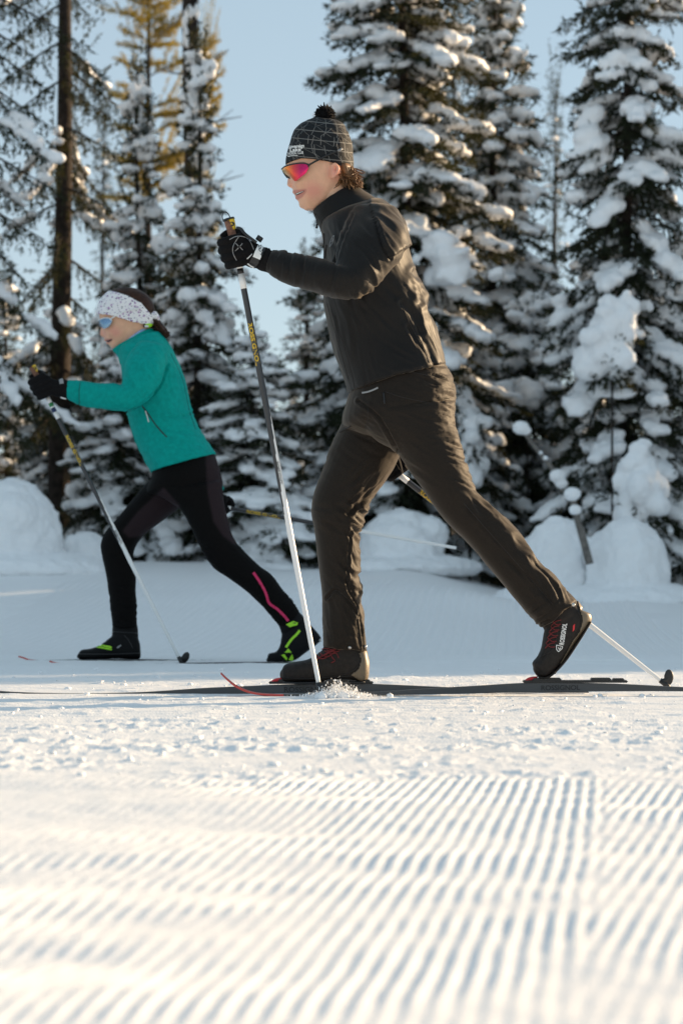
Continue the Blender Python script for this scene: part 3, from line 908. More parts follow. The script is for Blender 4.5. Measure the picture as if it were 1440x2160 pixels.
def hat_mat():
    m = mat('printed_hat_cloth', (0.007, 0.0085, 0.0105), 0.75, spec=0.2, bump=(500, 0.3, 0.0008))
    t = m.node_tree; N = t.nodes; L = t.links
    def att(n):
        a = N.new('ShaderNodeAttribute'); a.attribute_name = n; return a.outputs['Fac']
    def ma(op, a, b=None, c=None):
        n = N.new('ShaderNodeMath'); n.operation = op
        for i, v in enumerate((a, b, c)):
            if v is None: continue
            if isinstance(v, (int, float)): n.inputs[i].default_value = v
            else: L.new(v, n.inputs[i])
        return n.outputs[0]
    u, v = att('hu'), att('hv')
    row = ma('FLOOR', v); fr = ma('FRACT', v)
    def wn(x):
        w_ = N.new('ShaderNodeTexWhiteNoise'); w_.noise_dimensions = '1D'; L.new(x, w_.inputs['W']); return w_.outputs['Value']
    def fam(M, slope, seed, wd):
        off = wn(ma('ADD', row, seed))
        uu = ma('ADD', ma('MULTIPLY', u, M), ma('MULTIPLY', off, 5.0))
        sgn = ma('SUBTRACT', ma('MULTIPLY', wn(ma('ADD', row, seed + 31.7)), 2 * slope), slope)
        uu = ma('ADD', uu, ma('MULTIPLY', fr, sgn))
        f = ma('FRACT', uu)
        return ma('LESS_THAN', ma('ABSOLUTE', ma('SUBTRACT', f, 0.5)), wd)
    a = ma('LESS_THAN', ma('ABSOLUTE', ma('SUBTRACT', fr, 0.5)), 0.045)
    a = ma('MAXIMUM', a, fam(15, 0.5, 3.1, 0.026))
    a = ma('MAXIMUM', a, fam(8, 1.3, 11.3, 0.015))
    a = ma('MAXIMUM', a, fam(6, -1.6, 23.9, 0.012))
    mx = N.new('ShaderNodeMix'); mx.data_type = 'RGBA'
    mx.inputs[6].default_value = (0.012, 0.0138, 0.016, 1); mx.inputs[7].default_value = (0.15, 0.15, 0.145, 1)
    L.new(a, mx.inputs[0]); L.new(mx.outputs[2], N['Principled BSDF'].inputs['Base Color'])
    return m
M_hat = hat_mat()

def floral_mat():
    m = mat('floral_headband', (0.78, 0.76, 0.80), 0.8)
    t = m.node_tree; N = t.nodes; L = t.links
    tc = N.new('ShaderNodeTexCoord')
    prev = None
    for k, (sc, th, col, st) in enumerate(((62, 0.20, (0.42, 0.27, 0.45), 1.0), (50, 0.14, (0.05, 0.06, 0.12), 2.4), (78, 0.15, (0.35, 0.30, 0.45), 1.7))):
        mp = N.new('ShaderNodeMapping'); mp.inputs['Rotation'].default_value = (0.3 * k, 0.9 * k + 0.5, 0.2); mp.inputs['Scale'].default_value = (sc, sc, sc * st)
        mp.inputs['Location'].default_value = (k * 3.3, 0, k)
        L.new(tc.outputs['Object'], mp.inputs[0])
        v = N.new('ShaderNodeTexVoronoi'); v.inputs['Scale'].default_value = 1.0; L.new(mp.outputs[0], v.inputs['Vector'])
        c = N.new('ShaderNodeMath'); c.operation = 'LESS_THAN'; c.inputs[1].default_value = th * 1.5; L.new(v.outputs['Distance'], c.inputs[0])
        mx = N.new('ShaderNodeMix'); mx.data_type = 'RGBA'; mx.inputs[7].default_value = (*col, 1)
        if prev is None: mx.inputs[6].default_value = (0.80, 0.79, 0.80, 1)
        else: L.new(prev, mx.inputs[6])
        L.new(c.outputs[0], mx.inputs[0]); prev = mx.outputs[2]
    L.new(prev, N['Principled BSDF'].inputs['Base Color'])
    return m
M_floral = floral_mat()

# ------------------------------------------------------------------ cloth
def folds(co, fl):
    px, py = unproj(co); d = np.zeros(len(co))
    for i, (cx, cy, r, ang, sp, amp) in enumerate(fl):
        dx, dy = px - cx, py - cy
        msk = np.exp(-((dx * dx + dy * dy) / (r * r)) ** 1.5)
        k = msk > 0.02
        if not k.any(): continue
        a = math.radians(ang); al = dx[k] * math.cos(a) + dy[k] * math.sin(a); pe = -dx[k] * math.sin(a) + dy[k] * math.cos(a)
        q = np.stack([pe / sp + 0.25 * np.sin(al / (sp * 2.3) + i), al / (sp * 6.5), co[k, 1] / 0.11 + i * 7.7], 1)
        n1 = pn(q + i * 3.3); n2 = pn(q * 1.9 + 40 + i)
        d[k] += 1.12 * amp * msk[k] * (1.6 * (0.33 - np.abs(n1)) + 0.8 * n1 + 0.5 * (0.3 - np.abs(n2)))
    return d

def crease(co, pl, w, depth):
    """a pressed fold or gathered line: a groove with a raised lip"""
    px, py = unproj(co); p = resample(catmull(pl, 6), 2.0)
    best = np.full(len(co), 1e9)
    for q in p: best = np.minimum(best, (px - q[0]) ** 2 + (py - q[1]) ** 2)
    best = np.sqrt(best)
    return depth * (-np.exp(-(best / w) ** 2) + 0.6 * np.exp(-((best - 2 * w) / w) ** 2))

def garment(name, lofts, voxel, fl, m, creases=(), soft=0.004, extra=None, sm=3):
    mb = MB()
    for l in lofts: mb.add(*l)
    me = remesh(mb.mesh(name), voxel, sm)
    for it in range(1):
        co, no = mco(me), mno(me)
        d = soft * fbm(co * 9.0, 2) + folds(co, fl)
        for c in creases: d += crease(co, *c)
        if extra is not None: d += extra(co)
        setco(me, co + no * d[:, None])
    me.materials.append(m)
    return me

def shell(src, test, off, name, m, thick=0.002):
    """a patch of a surface lifted off it, with a turned edge"""
    co, no = mco(src), mno(src)
    px, py = unproj(co); k = test(px, py, co)
    bm = bmesh.new(); bm.from_mesh(src); bm.verts.ensure_lookup_table()
    bmesh.ops.delete(bm, geom=[v for v in bm.verts if not k[v.index]], context='VERTS')
    bm.verts.ensure_lookup_table()
    bm.normal_update()
    ns = [v.normal.copy() for v in bm.verts]
    for v, n in zip(bm.verts, ns): v.co += n * off
    r = bmesh.ops.extrude_face_region(bm, geom=bm.faces[:])
    for v in [g_ for g_ in r['geom'] if isinstance(g_, bmesh.types.BMVert)]: v.co += v.normal * thick
    out = bpy.data.meshes.new(name); bm.to_mesh(out); bm.free()
    while len(out.materials): out.materials.pop()
    out.materials.clear(); out.materials.append(m)
    out.polygons.foreach_set('use_smooth', [True] * len(out.polygons)); out.polygons.foreach_set('material_index', [0] * len(out.polygons))
    return out

def blend_paint(me, polys, attr, soft=1.5):
    co = mco(me); px, py = unproj(co); v = np.zeros(len(co))
    for p in polys:
        s = np.zeros(len(co)); m_ = 0
        for dx in (-soft, 0, soft):
            for dy in (-soft, 0, soft):
                s += inpoly(px + dx, py + dy, p); m_ += 1
        v = np.maximum(v, s / m_)
    paint(me, attr, v); return v

def fist(axis_top, axis_bot, back, palm_Y, wrist, rad=0.0125, sgn=1, name='glove', m=None, wpx=0, width=0.9):
    """a gloved hand closed round a pole. axis_*: pole pixels under the index and the little finger;
    back: how many pixels the knuckles lie in front of the axis; palm_Y: distance of the pole; sgn: +1 back of hand to the camera"""
    mb = MB(); at, ab = np.array(axis_top, float), np.array(axis_bot, float)
    ppm = FPX / palm_Y
    ad = (ab - at) / np.linalg.norm(ab - at); fw = np.array([ad[1], -ad[0]])
    if fw[0] > 0: fw = -fw                                    # towards the knuckles (left)
    R = 0.021
    for i in range(4):
        t = (i + 0.35) / 3.7
        c = at + (ab - at) * t
        ln = (1.0, 1.08, 1.03, 0.86)[i]
        def pt(f, y, dn=0.0):
            q = c + fw * f * ppm + ad * dn * ppm
            return tuple(P(q[0], q[1], palm_Y + sgn * y))
        pts = [pt(-0.040 * ln, -0.020), pt(-0.012, -0.029 * ln), pt(0.016 * ln, -0.024), pt(0.031 * ln, -0.004), pt(0.029 * ln, 0.018, 0.002), pt(0.010, 0.030, 0.003), pt(-0.012, 0.028, 0.004)]
        mb.add(*tube(pts, np.array([1.15, 1.2, 1.12, 1.1, 1.02, 0.98, 0.85]) * rad * (0.92 if i == 3 else 1.0), 9, 3))
    w_ = np.array(wrist, float)
    mid = (at + ab) / 2
    # palm between the finger roots and the wrist, thumb on the inner side
    secs = []
    for t, h, d in ((0.0, 0.040, 0.020), (0.35, 0.046, 0.025), (0.7, 0.041, 0.026), (1.0, 0.033, 0.027)):
        c = (mid - fw * 0.012 * ppm) * (1 - t) + w_ * t
        a_, b_ = c - ad * h * ppm, c + ad * h * ppm
        secs.append((a_[0], a_[1], b_[0], b_[1], palm_Y - sgn * 0.010, d))
    mb.add(*loft(secs, 3, 18, 2.4))
    tq = [w_ * 0.5 + at * 0.5, at - fw * 0.022 * ppm - ad * 0.004 * ppm, at - ad * 0.012 * ppm + fw * 0.004 * ppm, at - ad * 0.006 * ppm + fw * 0.026 * ppm]
    ty = (0.012, 0.028, 0.034, 0.026)
    mb.add(*tube([tuple(P(q[0], q[1], palm_Y + sgn * y)) for q, y in zip(tq, ty)], [0.019, 0.016, 0.014, 0.011], 9, 3))
    me = remesh(mb.mesh(name), 0.0026, 2)
    co, no = mco(me), mno(me)
    setco(me, co + no * (0.0012 * fbm(co * 60, 2))[:, None])
    me.materials.append(m or M_blackcloth)
    return me

def make_head(secs, feats, voxel, power=2.3):
    mb = MB(); mb.add(*loft(secs, 4, 36, power, (0.004, 0.004)))
    for f in feats: mb.add(*f)
    me = remesh(mb.mesh('head'), voxel, 4)
    return me

def curls(mb, box_, Y, hy, n, ln, r, rs, down=(0.3, -1)):
    for k in range(n):
        px = box_[0] + (box_[2] - box_[0]) * rs.rand(); py = box_[1] + (box_[3] - box_[1]) * rs.rand()
        y = Y + (rs.rand() * 2 - 1) * hy
        p = np.array(P(px, py, y)); pts = [p]; d = np.array([down[0], 0, down[1]]) + rs.normal(size=3) * 0.25
        for s in range(5):
            d = d / np.linalg.norm(d); p = p + d * ln / 5; pts.append(p); d = d + rs.normal(size=3) * 0.26
        mb.add(*tube(pts, [r, r, r * 0.95, r * 0.8, r * 0.6, r * 0.2], 5, 2))
    return mb

def bars(pl, Ys): return [tuple(P(a, b, y)) for (a, b), y in zip(pl, Ys)]

def pole(label, top, bot, Yt, Yb, bands, texts, grip_dir, rad=(0.0088, 0.0096, 0.0065), basket_out=True, white_from=0.40, grip=True, ring_px=8):
    """ski pole: bands = (t0, t1, material) painted rings; texts = (word, t0, t1, height px, side px, material)"""
    T, B = np.array(top, float), np.array(bot, float)
    a, b = P(*top, Yt), P(*bot, Yb)
    t_ = thing('ski_pole', label, 'ski pole', b, 'ski poles')
    def at(t): return a.lerp(b, t)
    def rr(t): return float(np.interp(t, (0, 0.55, 1), rad))
    ts = np.linspace(0, 1, 60)
    # diagonal colour change: dark upper part ending in a long point on the white part
    mb = MB(); mb.add(*tube([at(t) for t in ts], [rr(t) for t in ts], 24))
    me = mb.mesh('shaft', M_shaft); me.materials.append(M_shaftw)
    co = mco(me); ax = np.array(b - a); L2 = ax @ ax
    tt = ((co - np.array(a)) @ ax) / L2
    cen = np.array(a)[None] + tt[:, None] * ax[None]
    sx = ((co - cen)[:, 0]) / 0.0095
    fl = np.empty(len(me.polygons), dtype=np.int32)
    for p in me.polygons:
        v = list(p.vertices); t = tt[v].mean(); s = sx[v].mean()
        fl[p.index] = 1 if t > white_from + 0.20 - 0.30 * (s * 0.5 + 0.5) + 0.06 else 0
    me.polygons.foreach_set('material_index', fl)
    link('shaft', me, t_)
    bv = bvh(me)
    for t0, t1, m in bands:
        link('band', MB().add(*tube([at(t0), at(t1)], [rr(t0) * 1.06, rr(t1) * 1.06], 20)).mesh('band', m), t_)
    for word, t0, t1, h, side, m in texts:
        d = (B - T) / np.linalg.norm(B - T); nrm = np.array([-d[1], d[0]])
        if nrm[0] > 0: nrm = -nrm
        s, e = T + (B - T) * t0 + nrm * (h / 2 + side), T + (B - T) * t1 + nrm * (h / 2 + side)
        mb = lettering(MB(), bv, word, s, e, h, 0.0006, 0.03)
        if mb.n: link('lettering', mb.mesh('lettering', m), t_)
    # small half-basket and tip
    ax = (b - a).normalized()
    side = Vector((1, 0, 0)) - ax * ax.x; side.normalize()
    up = ax.cross(side)
    mb = MB()
    mb.add(*tube([b - ax * 0.012, b + ax * 0.020, b + ax * 0.032], [0.0085, 0.008, 0.002], 10))
    link('tip', mb.mesh('tip', M_black), t_)
    e1 = (side * 0.8 - ax * 0.6).normalized(); nn = Vector((0, -0.8, 0)) + side * 0.45; nn = (nn - e1 * nn.dot(e1)).normalized(); e2 = nn.cross(e1)
    rot = np.array([[e1[i], e2[i], nn[i]] for i in range(3)])
    mb = MB().add(*ellipsoid(b + side * 0.024 + ax * 0.004, (0.026, 0.017, 0.0035), rot)).add(*tube([b - ax * 0.006, b + side * 0.012 + ax * 0.002, b + side * 0.024 + ax * 0.004], [0.008, 0.007, 0.004], 8, 3))
    link('basket', remesh(mb.mesh('basket'), 0.0018, 2), t_).data.materials.append(M_black)
    # cork grip with a yellow side plate, dark cap and cord loop
    if grip:
        g0, g1 = np.array(grip_dir[0], float), np.array(grip_dir[1], float)   # top pixel and bottom pixel of the grip
        gd = (g1 - g0) / np.linalg.norm(g1 - g0); gn = np.array([-gd[1], gd[0]])
        if gn[0] < 0: gn = -gn
        k = FPX / Yt
        def sec(s, wl, wr, hd):
            c = g0 + gd * s * k; l, r = c - gn * wl * k, c + gn * wr * k
            return (l[0], l[1], r[0], r[1], Yt, hd)
        gl = np.linalg.norm(g1 - g0) / k
        cork = MB().add(*loft([sec(0.004, 0.013, 0.013, 0.012), sec(0.03, 0.012, 0.012, 0.0125), sec(0.07, 0.0125, 0.011, 0.012), sec(gl, 0.011, 0.010, 0.010)], 4, 18)).mesh('grip', M_cork)
        link('grip', cork, t_)
        mp = MB().add(*loft([sec(0.002, 0.003, 0.0185, 0.0128), sec(0.016, -0.001, 0.0175, 0.0132), sec(0.030, -0.004, 0.0145, 0.0128), sec(0.034, -0.006, 0.010, 0.010)], 4, 18)).mesh('grip_plate', M_yellow)
        pl_ = link('grip_plate', mp, t_)
        link('cap', MB().add(*loft([sec(-0.004, 0.016, 0.019, 0.014), sec(0.002, 0.0165, 0.020, 0.0145)], 2, 18)).mesh('cap', M_black), t_)
        c = g0 - gd * 0.004 * k - gn * 0.004 * k
        lp = []
        for q in np.linspace(0, math.pi, 11):
            z = c - gn * math.cos(q) * ring_px + (-gd) * math.sin(q) * ring_px * 1.9
            lp.append(P(z[0], z[1], Yt))
        link('loop', MB().add(*tube(lp, 0.0016, 7, 2)).mesh('loop', M_black), t_)
        bvg = bvh(mp); mb = MB()
        c = g0 + gd * 0.015 * k + gn * 0.008 * k
        polyfill(mb, bvg, [(c[0] + ring_px * 0.62 * math.cos(q), c[1] + ring_px * 0.62 * math.sin(q)) for q in np.linspace(0, 6.283, 13)[:-1]], 0.0008)
        if mb.n: link('badge', mb.mesh('badge', M_black), t_)
        mb = lettering(MB(), bvg, 'R', (c[0] - ring_px * 0.26, c[1] + ring_px * 0.30), (c[0] + ring_px * 0.28, c[1] + ring_px * 0.22), ring_px * 0.6, 0.0012, 0.02)
        if mb.n: link('lettering', mb.mesh('lettering', M_yellow), t_)
    return t_

def ski(label, prof, Y, width, tip_to, words, bind=None, tipmat=None):
    """prof: (px, top, bottom) pixels of the side view at distance Y"""
    c = catmull(prof, 6)
    mid = P(c[len(c) // 2][0], c[len(c) // 2][2], Y)
    t_ = thing('ski', label, 'ski', mid, 'cross-country skis')
    def body(rows, name, mats):
        V, F, fm = [], [], []
        for (x, tp, bt) in rows:
            a, b = P(x, tp, Y), P(x, bt, Y)
            w_ = width / 2
            V += [(a.x, Y - w_ * 0.92, a.z), (a.x, Y + w_ * 0.92, a.z), (b.x, Y + w_, b.z), (b.x, Y - w_, b.z)]
        for i in range(len(rows) - 1):
            o = i * 4
            for j in range(4):
                F.append((o + j, o + (j + 1) % 4, o + 4 + (j + 1) % 4, o + 4 + j)); fm.append((0, 1, 2, 1)[j])
        F += [(3, 2, 1, 0), tuple(len(V) - 4 + q for q in range(4))]; fm += [1, 1]
        m = bpy.data.meshes.new(name); m.from_pydata(V, [], F); m.update()
        for q in mats: m.materials.append(q)
        m.polygons.foreach_set('material_index', fm)
        return m
    k = [r for r in c if r[0] >= tip_to]; kt = [r for r in c if r[0] <= tip_to + 12]
    me = body(k, 'ski_body', [M_black, M_side, M_shaftw]); link('body', me, t_)
    link('tip', body(kt, 'tip', [tipmat or M_black, tipmat or M_black, tipmat or M_red]), t_)
    bv = bvh(me)
    for word, s, e, h in words:
        mb = lettering(MB(), bv, word, s, e, h, 0.0008, 0.025)
        if mb.n: link('lettering', mb.mesh('lettering', M_letter), t_)
    if bind:
        bx, by = bind                       # pixel under the toe of the boot, at the top of the ski
        k_ = FPX / Y
        def bl(name, x0, x1, y0, y1, hw, m):
            a, b = P(bx + x0, by + y0, Y), P(bx + x1, by + y1, Y)
            q = MB().add(*box((a + b) / 2, (abs(b.x - a.x) / 2, hw, abs(a.z - b.z) / 2))).mesh(name, m, False)
            o = link(name, q, t_)
            bm = bmesh.new(); bm.from_mesh(q); bmesh.ops.bevel(bm, geom=bm.edges[:], offset=min(0.0025, abs(a.z - b.z) / 3), segments=2, affect='EDGES', clamp_overlap=True); bm.to_mesh(q); bm.free()
        bl('binding_plate', -25, 195, -4, 1, 0.024, M_black)
        bl('binding_toe', -5, 55, -9, -2, 0.020, M_black)
        bl('heel_pad', 118, 160, -9, -3, 0.021, M_black)
        bl('heel_pad', 164, 188, -8, -3, 0.019, M_black)
        lv = MB().add(*loft([(bx - 24, by - 2, bx - 24, by + 1, Y, 0.010), (bx - 12, by - 10, bx - 12, by - 1, Y, 0.013), (bx + 3, by - 12, bx + 3, by - 3, Y, 0.014), (bx + 10, by - 10, bx + 10, by - 4, Y, 0.012)], 4, 14)).mesh('lever', M_red)
        link('lever', lv, t_)
        link('lever_arm', MB().add(*tube([P(bx + 6, by - 10, Y - 0.015), P(bx + 24, by - 5, Y - 0.018)], 0.0022, 8)).mesh('lever_arm', M_white), t_)
    return t_
# ================================================================== near skier
def shrink(secs, f):
    out = []
    for ax, ay, bx, by, Y, hd in secs:
        cx, cy = (ax + bx) / 2, (ay + by) / 2
        out.append((cx + (ax - cx) * f, cy + (ay - cy) * f, cx + (bx - cx) * f, cy + (by - cy) * f, Y, hd * f))
    return out

def merge(ms, name):
    bm = bmesh.new()
    for m in ms: bm.from_mesh(m)
    o = bpy.data.meshes.new(name); bm.to_mesh(o); bm.free()
    o.polygons.foreach_set('use_smooth', [True] * len(o.polygons))
    return o

def person(head, limbs, base, label, mats, painted):
    """one body: head, neck and everything under the clothes"""
    mb = MB()
    for l in limbs: mb.add(*l)
    body = remesh(mb.mesh('b'), 0.012, 3)
    me = merge([head, body], 'person')
    me.materials.clear()
    for m in mats: me.materials.append(m)
    for attr, polys, soft in painted: blend_paint(me, polys, attr, soft)
    setco(me, mco(me) - np.array(base))
    o = bpy.data.objects.new('person', me); COL.objects.link(o); o.location = base
    return tag(o, label, 'person', 'skiers')

def puts(name, items, m, parent):
    for q in items: put(name, q, m, parent)

def cords(bv, r, off, pls):
    return [cordline(MB(), bv, pl, r, off) for pl in pls]

def put(name, mb_or_mesh, m, parent):
    if isinstance(mb_or_mesh, MB):
        if not mb_or_mesh.n: return None
        mb_or_mesh = mb_or_mesh.mesh(name, m)
    return link(name, mb_or_mesh, parent)

YM = 7.30
m_torso = [(700, 455, 806, 425, YM, 0.115), (678, 472, 818, 434, YM, 0.155), (681, 505, 846, 470, YM, 0.195), (682, 545, 858, 520, YM, 0.205), (680, 590, 869, 560, YM, 0.20),
           (682, 640, 888, 605, YM, 0.185), (693, 690, 903, 655, YM, 0.175), (706, 740, 918, 705, YM, 0.17), (722, 790, 932, 745, YM, 0.174), (735, 831, 941, 769, YM, 0.182)]
m_arm = [(745, 440, 835, 445, 7.16, 0.07), (722, 485, 851, 497, 7.10, 0.084), (710, 530, 846, 540, 7.06, 0.080), (703, 562, 812, 578, 7.03, 0.072), (692, 552, 768, 618, 7.02, 0.066),
         (672, 545, 714, 628, 7.02, 0.060), (648, 541, 660, 614, 7.03, 0.055), (622, 535, 622, 604, 7.04, 0.050), (600, 530, 590, 592, 7.05, 0.045), (577, 529, 560, 572, 7.055, 0.040)]
m_arm2 = [(745, 440, 835, 445, 7.44, 0.07), (752, 500, 855, 500, 7.50, 0.08), (775, 570, 872, 570, 7.55, 0.068), (800, 660, 880, 650, 7.57, 0.06), (815, 720, 885, 720, 7.57, 0.055), (815, 800, 868, 800, 7.56, 0.046), (808, 880, 850, 880, 7.55, 0.040), (806, 935, 842, 935, 7.55, 0.036)]
m_pelvis = [(740, 812, 936, 764, YM, 0.165), (730, 850, 952, 800, YM, 0.175), (722, 890, 958, 840, YM, 0.18), (742, 908, 955, 877, YM, 0.15), (800, 925, 948, 905, YM, 0.09)]
m_near = [(748, 880, 957, 850, 7.22, 0.105), (792, 925, 956, 890, 7.215, 0.104), (836, 952, 968, 932, 7.21, 0.100), (858, 985, 981, 977, 7.205, 0.094), (884, 1022, 998, 1030, 7.20, 0.087),
          (925, 1082, 1022, 1060, 7.20, 0.078), (952, 1113, 1048, 1080, 7.20, 0.075), (983, 1142, 1078, 1110, 7.20, 0.073), (1015, 1178, 1110, 1146, 7.20, 0.072), (1068, 1243, 1150, 1195, 7.20, 0.068),
          (1103, 1285, 1177, 1230, 7.20, 0.066), (1130, 1312, 1200, 1256, 7.20, 0.066), (1140, 1322, 1215, 1267, 7.20, 0.064)]
m_far = [(736, 850, 900, 850, 7.38, 0.10), (722, 890, 872, 900, 7.38, 0.102), (701, 938, 846, 952, 7.375, 0.099), (679, 995, 820, 1002, 7.37, 0.092), (661, 1045, 784, 1047, 7.365, 0.084),
         (657, 1082, 768, 1085, 7.36, 0.077), (663, 1118, 759, 1120, 7.36, 0.073), (668, 1168, 757, 1170, 7.36, 0.071), (674, 1218, 757, 1215, 7.36, 0.069), (679, 1262, 761, 1260, 7.36, 0.068),
         (681, 1310, 765, 1310, 7.36, 0.066), (684, 1345, 768, 1342, 7.36, 0.065), (682, 1363, 772, 1374, 7.36, 0.065)]
# head: horizontal slices of the profile
m_head = [(655, 262, 702, 260, YM, 0.035), (628, 280, 724, 280, YM, 0.062), (611, 310, 737, 308, YM, 0.074), (604, 345, 741, 340, YM, 0.078), (605, 360, 740, 360, YM, 0.077), (609, 372, 737, 375, YM, 0.0755),
          (613, 384, 731, 386, YM, 0.072), (617, 396, 726, 398, YM, 0.067), (619, 405, 720, 408, YM, 0.062), (624, 416, 714, 416, YM, 0.056), (630, 426, 706, 424, YM, 0.050), (634, 434, 696, 431, YM, 0.042), (643, 442, 682, 437, YM, 0.028)]
nose = loft([(608, 362, 630, 364, YM, 0.009), (607, 374, 632, 374, YM, 0.011), (605.5, 384, 632, 384, YM, 0.0145), (606, 391, 632, 391, YM, 0.0165), (614, 396, 630, 395, YM, 0.010)], 4, 18, 2, (0.003, 0.003))
wing = [ellipsoid(P(621, 389.5, YM + s * 0.012), (0.0085, 0.006, 0.0065)) for s in (-1, 1)]
lip_u = tube(bars([(643, 399.5), (633, 401), (620, 404.5), (633, 401), (643, 399.5)], [YM - 0.030, YM - 0.021, YM, YM + 0.021, YM + 0.030]), [0.0025, 0.005, 0.0058, 0.005, 0.0025], 9, 4)
lip_l = tube(bars([(643, 402), (636, 410), (626.5, 416.5), (636, 410), (643, 402)], [YM - 0.030, YM - 0.021, YM, YM + 0.021, YM + 0.030]), [0.0025, 0.0052, 0.0065, 0.0052, 0.0025], 9, 4)
chin = ellipsoid(P(641, 430, YM), (0.016, 0.022, 0.014))
cheek = [ellipsoid(P(640, 385, YM + s * 0.036), (0.030, 0.026, 0.026)) for s in (-1, 1)]
neck = loft([(668, 405, 742, 385, YM, 0.056), (676, 440, 752, 405, YM, 0.060), (690, 480, 780, 440, YM, 0.07)], 4, 24)
ears = []
for s in (-1, 1):
    yy = YM + s * 0.077
    ears += [tube(bars([(697, 374), (704, 372), (711, 362), (713, 353), (706, 345), (698, 349)], [yy - s * 0.002, yy + s * 0.003, yy + s * 0.011, yy + s * 0.013, yy + s * 0.009, yy]), [0.005, 0.0055, 0.005, 0.005, 0.0045, 0.004], 8, 4),
             loft([(696, 350, 708, 350, yy, 0.006), (696, 362, 708, 362, yy + s * 0.003, 0.006), (697, 372, 703, 372, yy, 0.006)], 3, 12)]
mhead = make_head(m_head, [nose, *wing, lip_u, lip_l, chin, *cheek, neck, *ears], 0.0027)
man = person(mhead, [loft(shrink(m_torso, 0.8)), loft(shrink(m_arm, 0.72)), loft(shrink(m_arm2, 0.72)), loft(shrink(m_pelvis, 0.88)), loft(shrink(m_near, 0.78)), loft(shrink(m_far, 0.78)), neck],
             P(880, 1466, YM), 'skier in black jacket, dark trousers and bobble hat striding in the foreground', [M_skin],
             [('lip', [[(617, 400.5), (633, 398.5), (646, 397.5), (646, 404), (638, 415), (627, 421.5), (622, 418), (624, 411), (619, 408)]], 1.2),
              ('flush', [[(604, 382), (616, 380), (622, 388), (616, 397), (604, 394)], [(640, 388), (668, 384), (684, 404), (664, 420), (644, 412)], [(692, 350), (716, 345), (716, 376), (692, 378)]], 7)])
bvh_head = bvh(mhead)
put('mouth', polyfill(MB(), bvh_head, [(623, 407.2), (634, 403.2), (642.5, 401), (640, 403.8), (634, 407.6), (627, 411), (623.8, 409.8)], 0.0012), M_dark, man)
put('teeth', polyfill(MB(), bvh_head, [(624.5, 407.9), (633, 404.2), (640.5, 402), (638.5, 403.6), (633, 405.8), (626, 409.2)], 0.0022), M_teeth, man)

# jacket
YOKE = [(772, 404), (880, 395), (905, 505), (866, 517), (846, 522), (822, 543), (806, 520), (790, 470)]
def yoke(co):
    px, py = unproj(co); k = inpoly(px, py, YOKE) & (co[:, 1] < YM + 0.2)
    t = np.clip((py - 415) / 115, 0, 1)
    return np.where(k, 0.003 + 0.012 * t ** 1.6, 0.0)
m_folds = [(800, 520, 55, 60, 16, 0.010), (822, 470, 40, 55, 18, 0.009), (770, 585, 40, 62, 15, 0.009), (742, 612, 34, 66, 14, 0.007), (690, 585, 40, 100, 15, 0.009), (640, 570, 36, 105, 14, 0.010), (595, 555, 30, 108, 9, 0.011),
           (880, 600, 45, 50, 22, 0.014), (900, 660, 55, 62, 24, 0.014), (905, 720, 50, 58, 14, 0.012), (800, 640, 60, 40, 20, 0.008), (760, 760, 70, 80, 22, 0.006), (860, 760, 50, 30, 18, 0.006), (720, 500, 36, 70, 14, 0.008),
           (725, 690, 60, 78, 18, 0.006)]
jm = garment('jacket', [loft(m_torso, 6, 36, 2.3, (0.01, 0)), loft(m_arm, 6, 28, 2.1, (0.02, 0.006)), loft(m_arm2, 5, 24, 2.0, (0.02, 0.006))], 0.0048, m_folds, M_jacket,
             creases=[([(862, 690), (878, 720), (900, 748), (915, 770)], 5, 0.004), ([(845, 640), (872, 668), (884, 700)], 5, 0.004), ([(870, 575), (884, 600), (880, 640)], 6, 0.005),
                      ([(745, 452), (726, 500), (708, 552)], 2.5, 0.004), ([(790, 470), (806, 520), (822, 545)], 2.5, 0.005)], extra=yoke)
jk = put('jacket', jm, None, man)
bvh_j = bvh(jm)
# standing collar: a double-walled sleeve round the neck
cl = []
th = np.linspace(0, 2 * math.pi, 40, endpoint=False)
for (ax, ay, bx, by, hd) in ((678, 492, 822, 444, 0.118), (671, 474, 800, 424, 0.097), (663, 456, 772, 404, 0.083), (659.5, 446, 750, 388, 0.074), (662, 444.5, 747, 389, 0.070), (668, 456, 752, 402, 0.071), (684, 480, 770, 425, 0.078)):
    A, B = np.array(P(ax, ay, YM)), np.array(P(bx, by, YM)); c_, u_ = (A + B) / 2, (A - B) / 2
    cl.append(c_ + np.cos(th)[:, None] * u_ + np.sin(th)[:, None] * np.array([0, hd, 0]))
R = [r for r in catmull(np.array(cl).reshape(len(cl), -1), 4).reshape(-1, 40, 3)]
cm = MB().add(*rings(R, False)).mesh('collar', M_jacket)
co, no = mco(cm), mno(cm); setco(cm, co + no * (folds(co, [(735, 430, 40, 120, 12, 0.006), (700, 455, 30, 115, 12, 0.005)]))[:, None])
put('collar', cm, None, jk)
bvh_c = bvh(cm)
put('zip', cordline(MB(), bvh_j, [(683, 492), (684, 520), (685, 548)], 0.0022), M_seam, jk)
zp = MB().add(*tube([P(662, 450, YM - 0.02), P(667, 462, YM - 0.03), P(669, 472, YM - 0.03)], 0.0016, 6, 2)).add(*tube([P(669, 471, YM - 0.03), P(667.5, 481, YM - 0.03)], [0.003, 0.0042], 8))
put('zip_pull', zp, M_black, jk)
put('chest_zip', cordline(MB(), bvh_j, [(689, 516), (687, 532), (686, 548)], 0.0028), M_seam, jk)
lg = MB()
for pl in ([(695, 520), (697, 508), (702, 498), (705, 496)], [(695, 520), (700, 514), (703, 506), (705, 496)], [(698, 510), (702, 506), (701, 502)]): ribbon(lg, bvh_j, pl, 0.9, 0.0008)
put('logo', lg, M_grey, jk)
sm = []
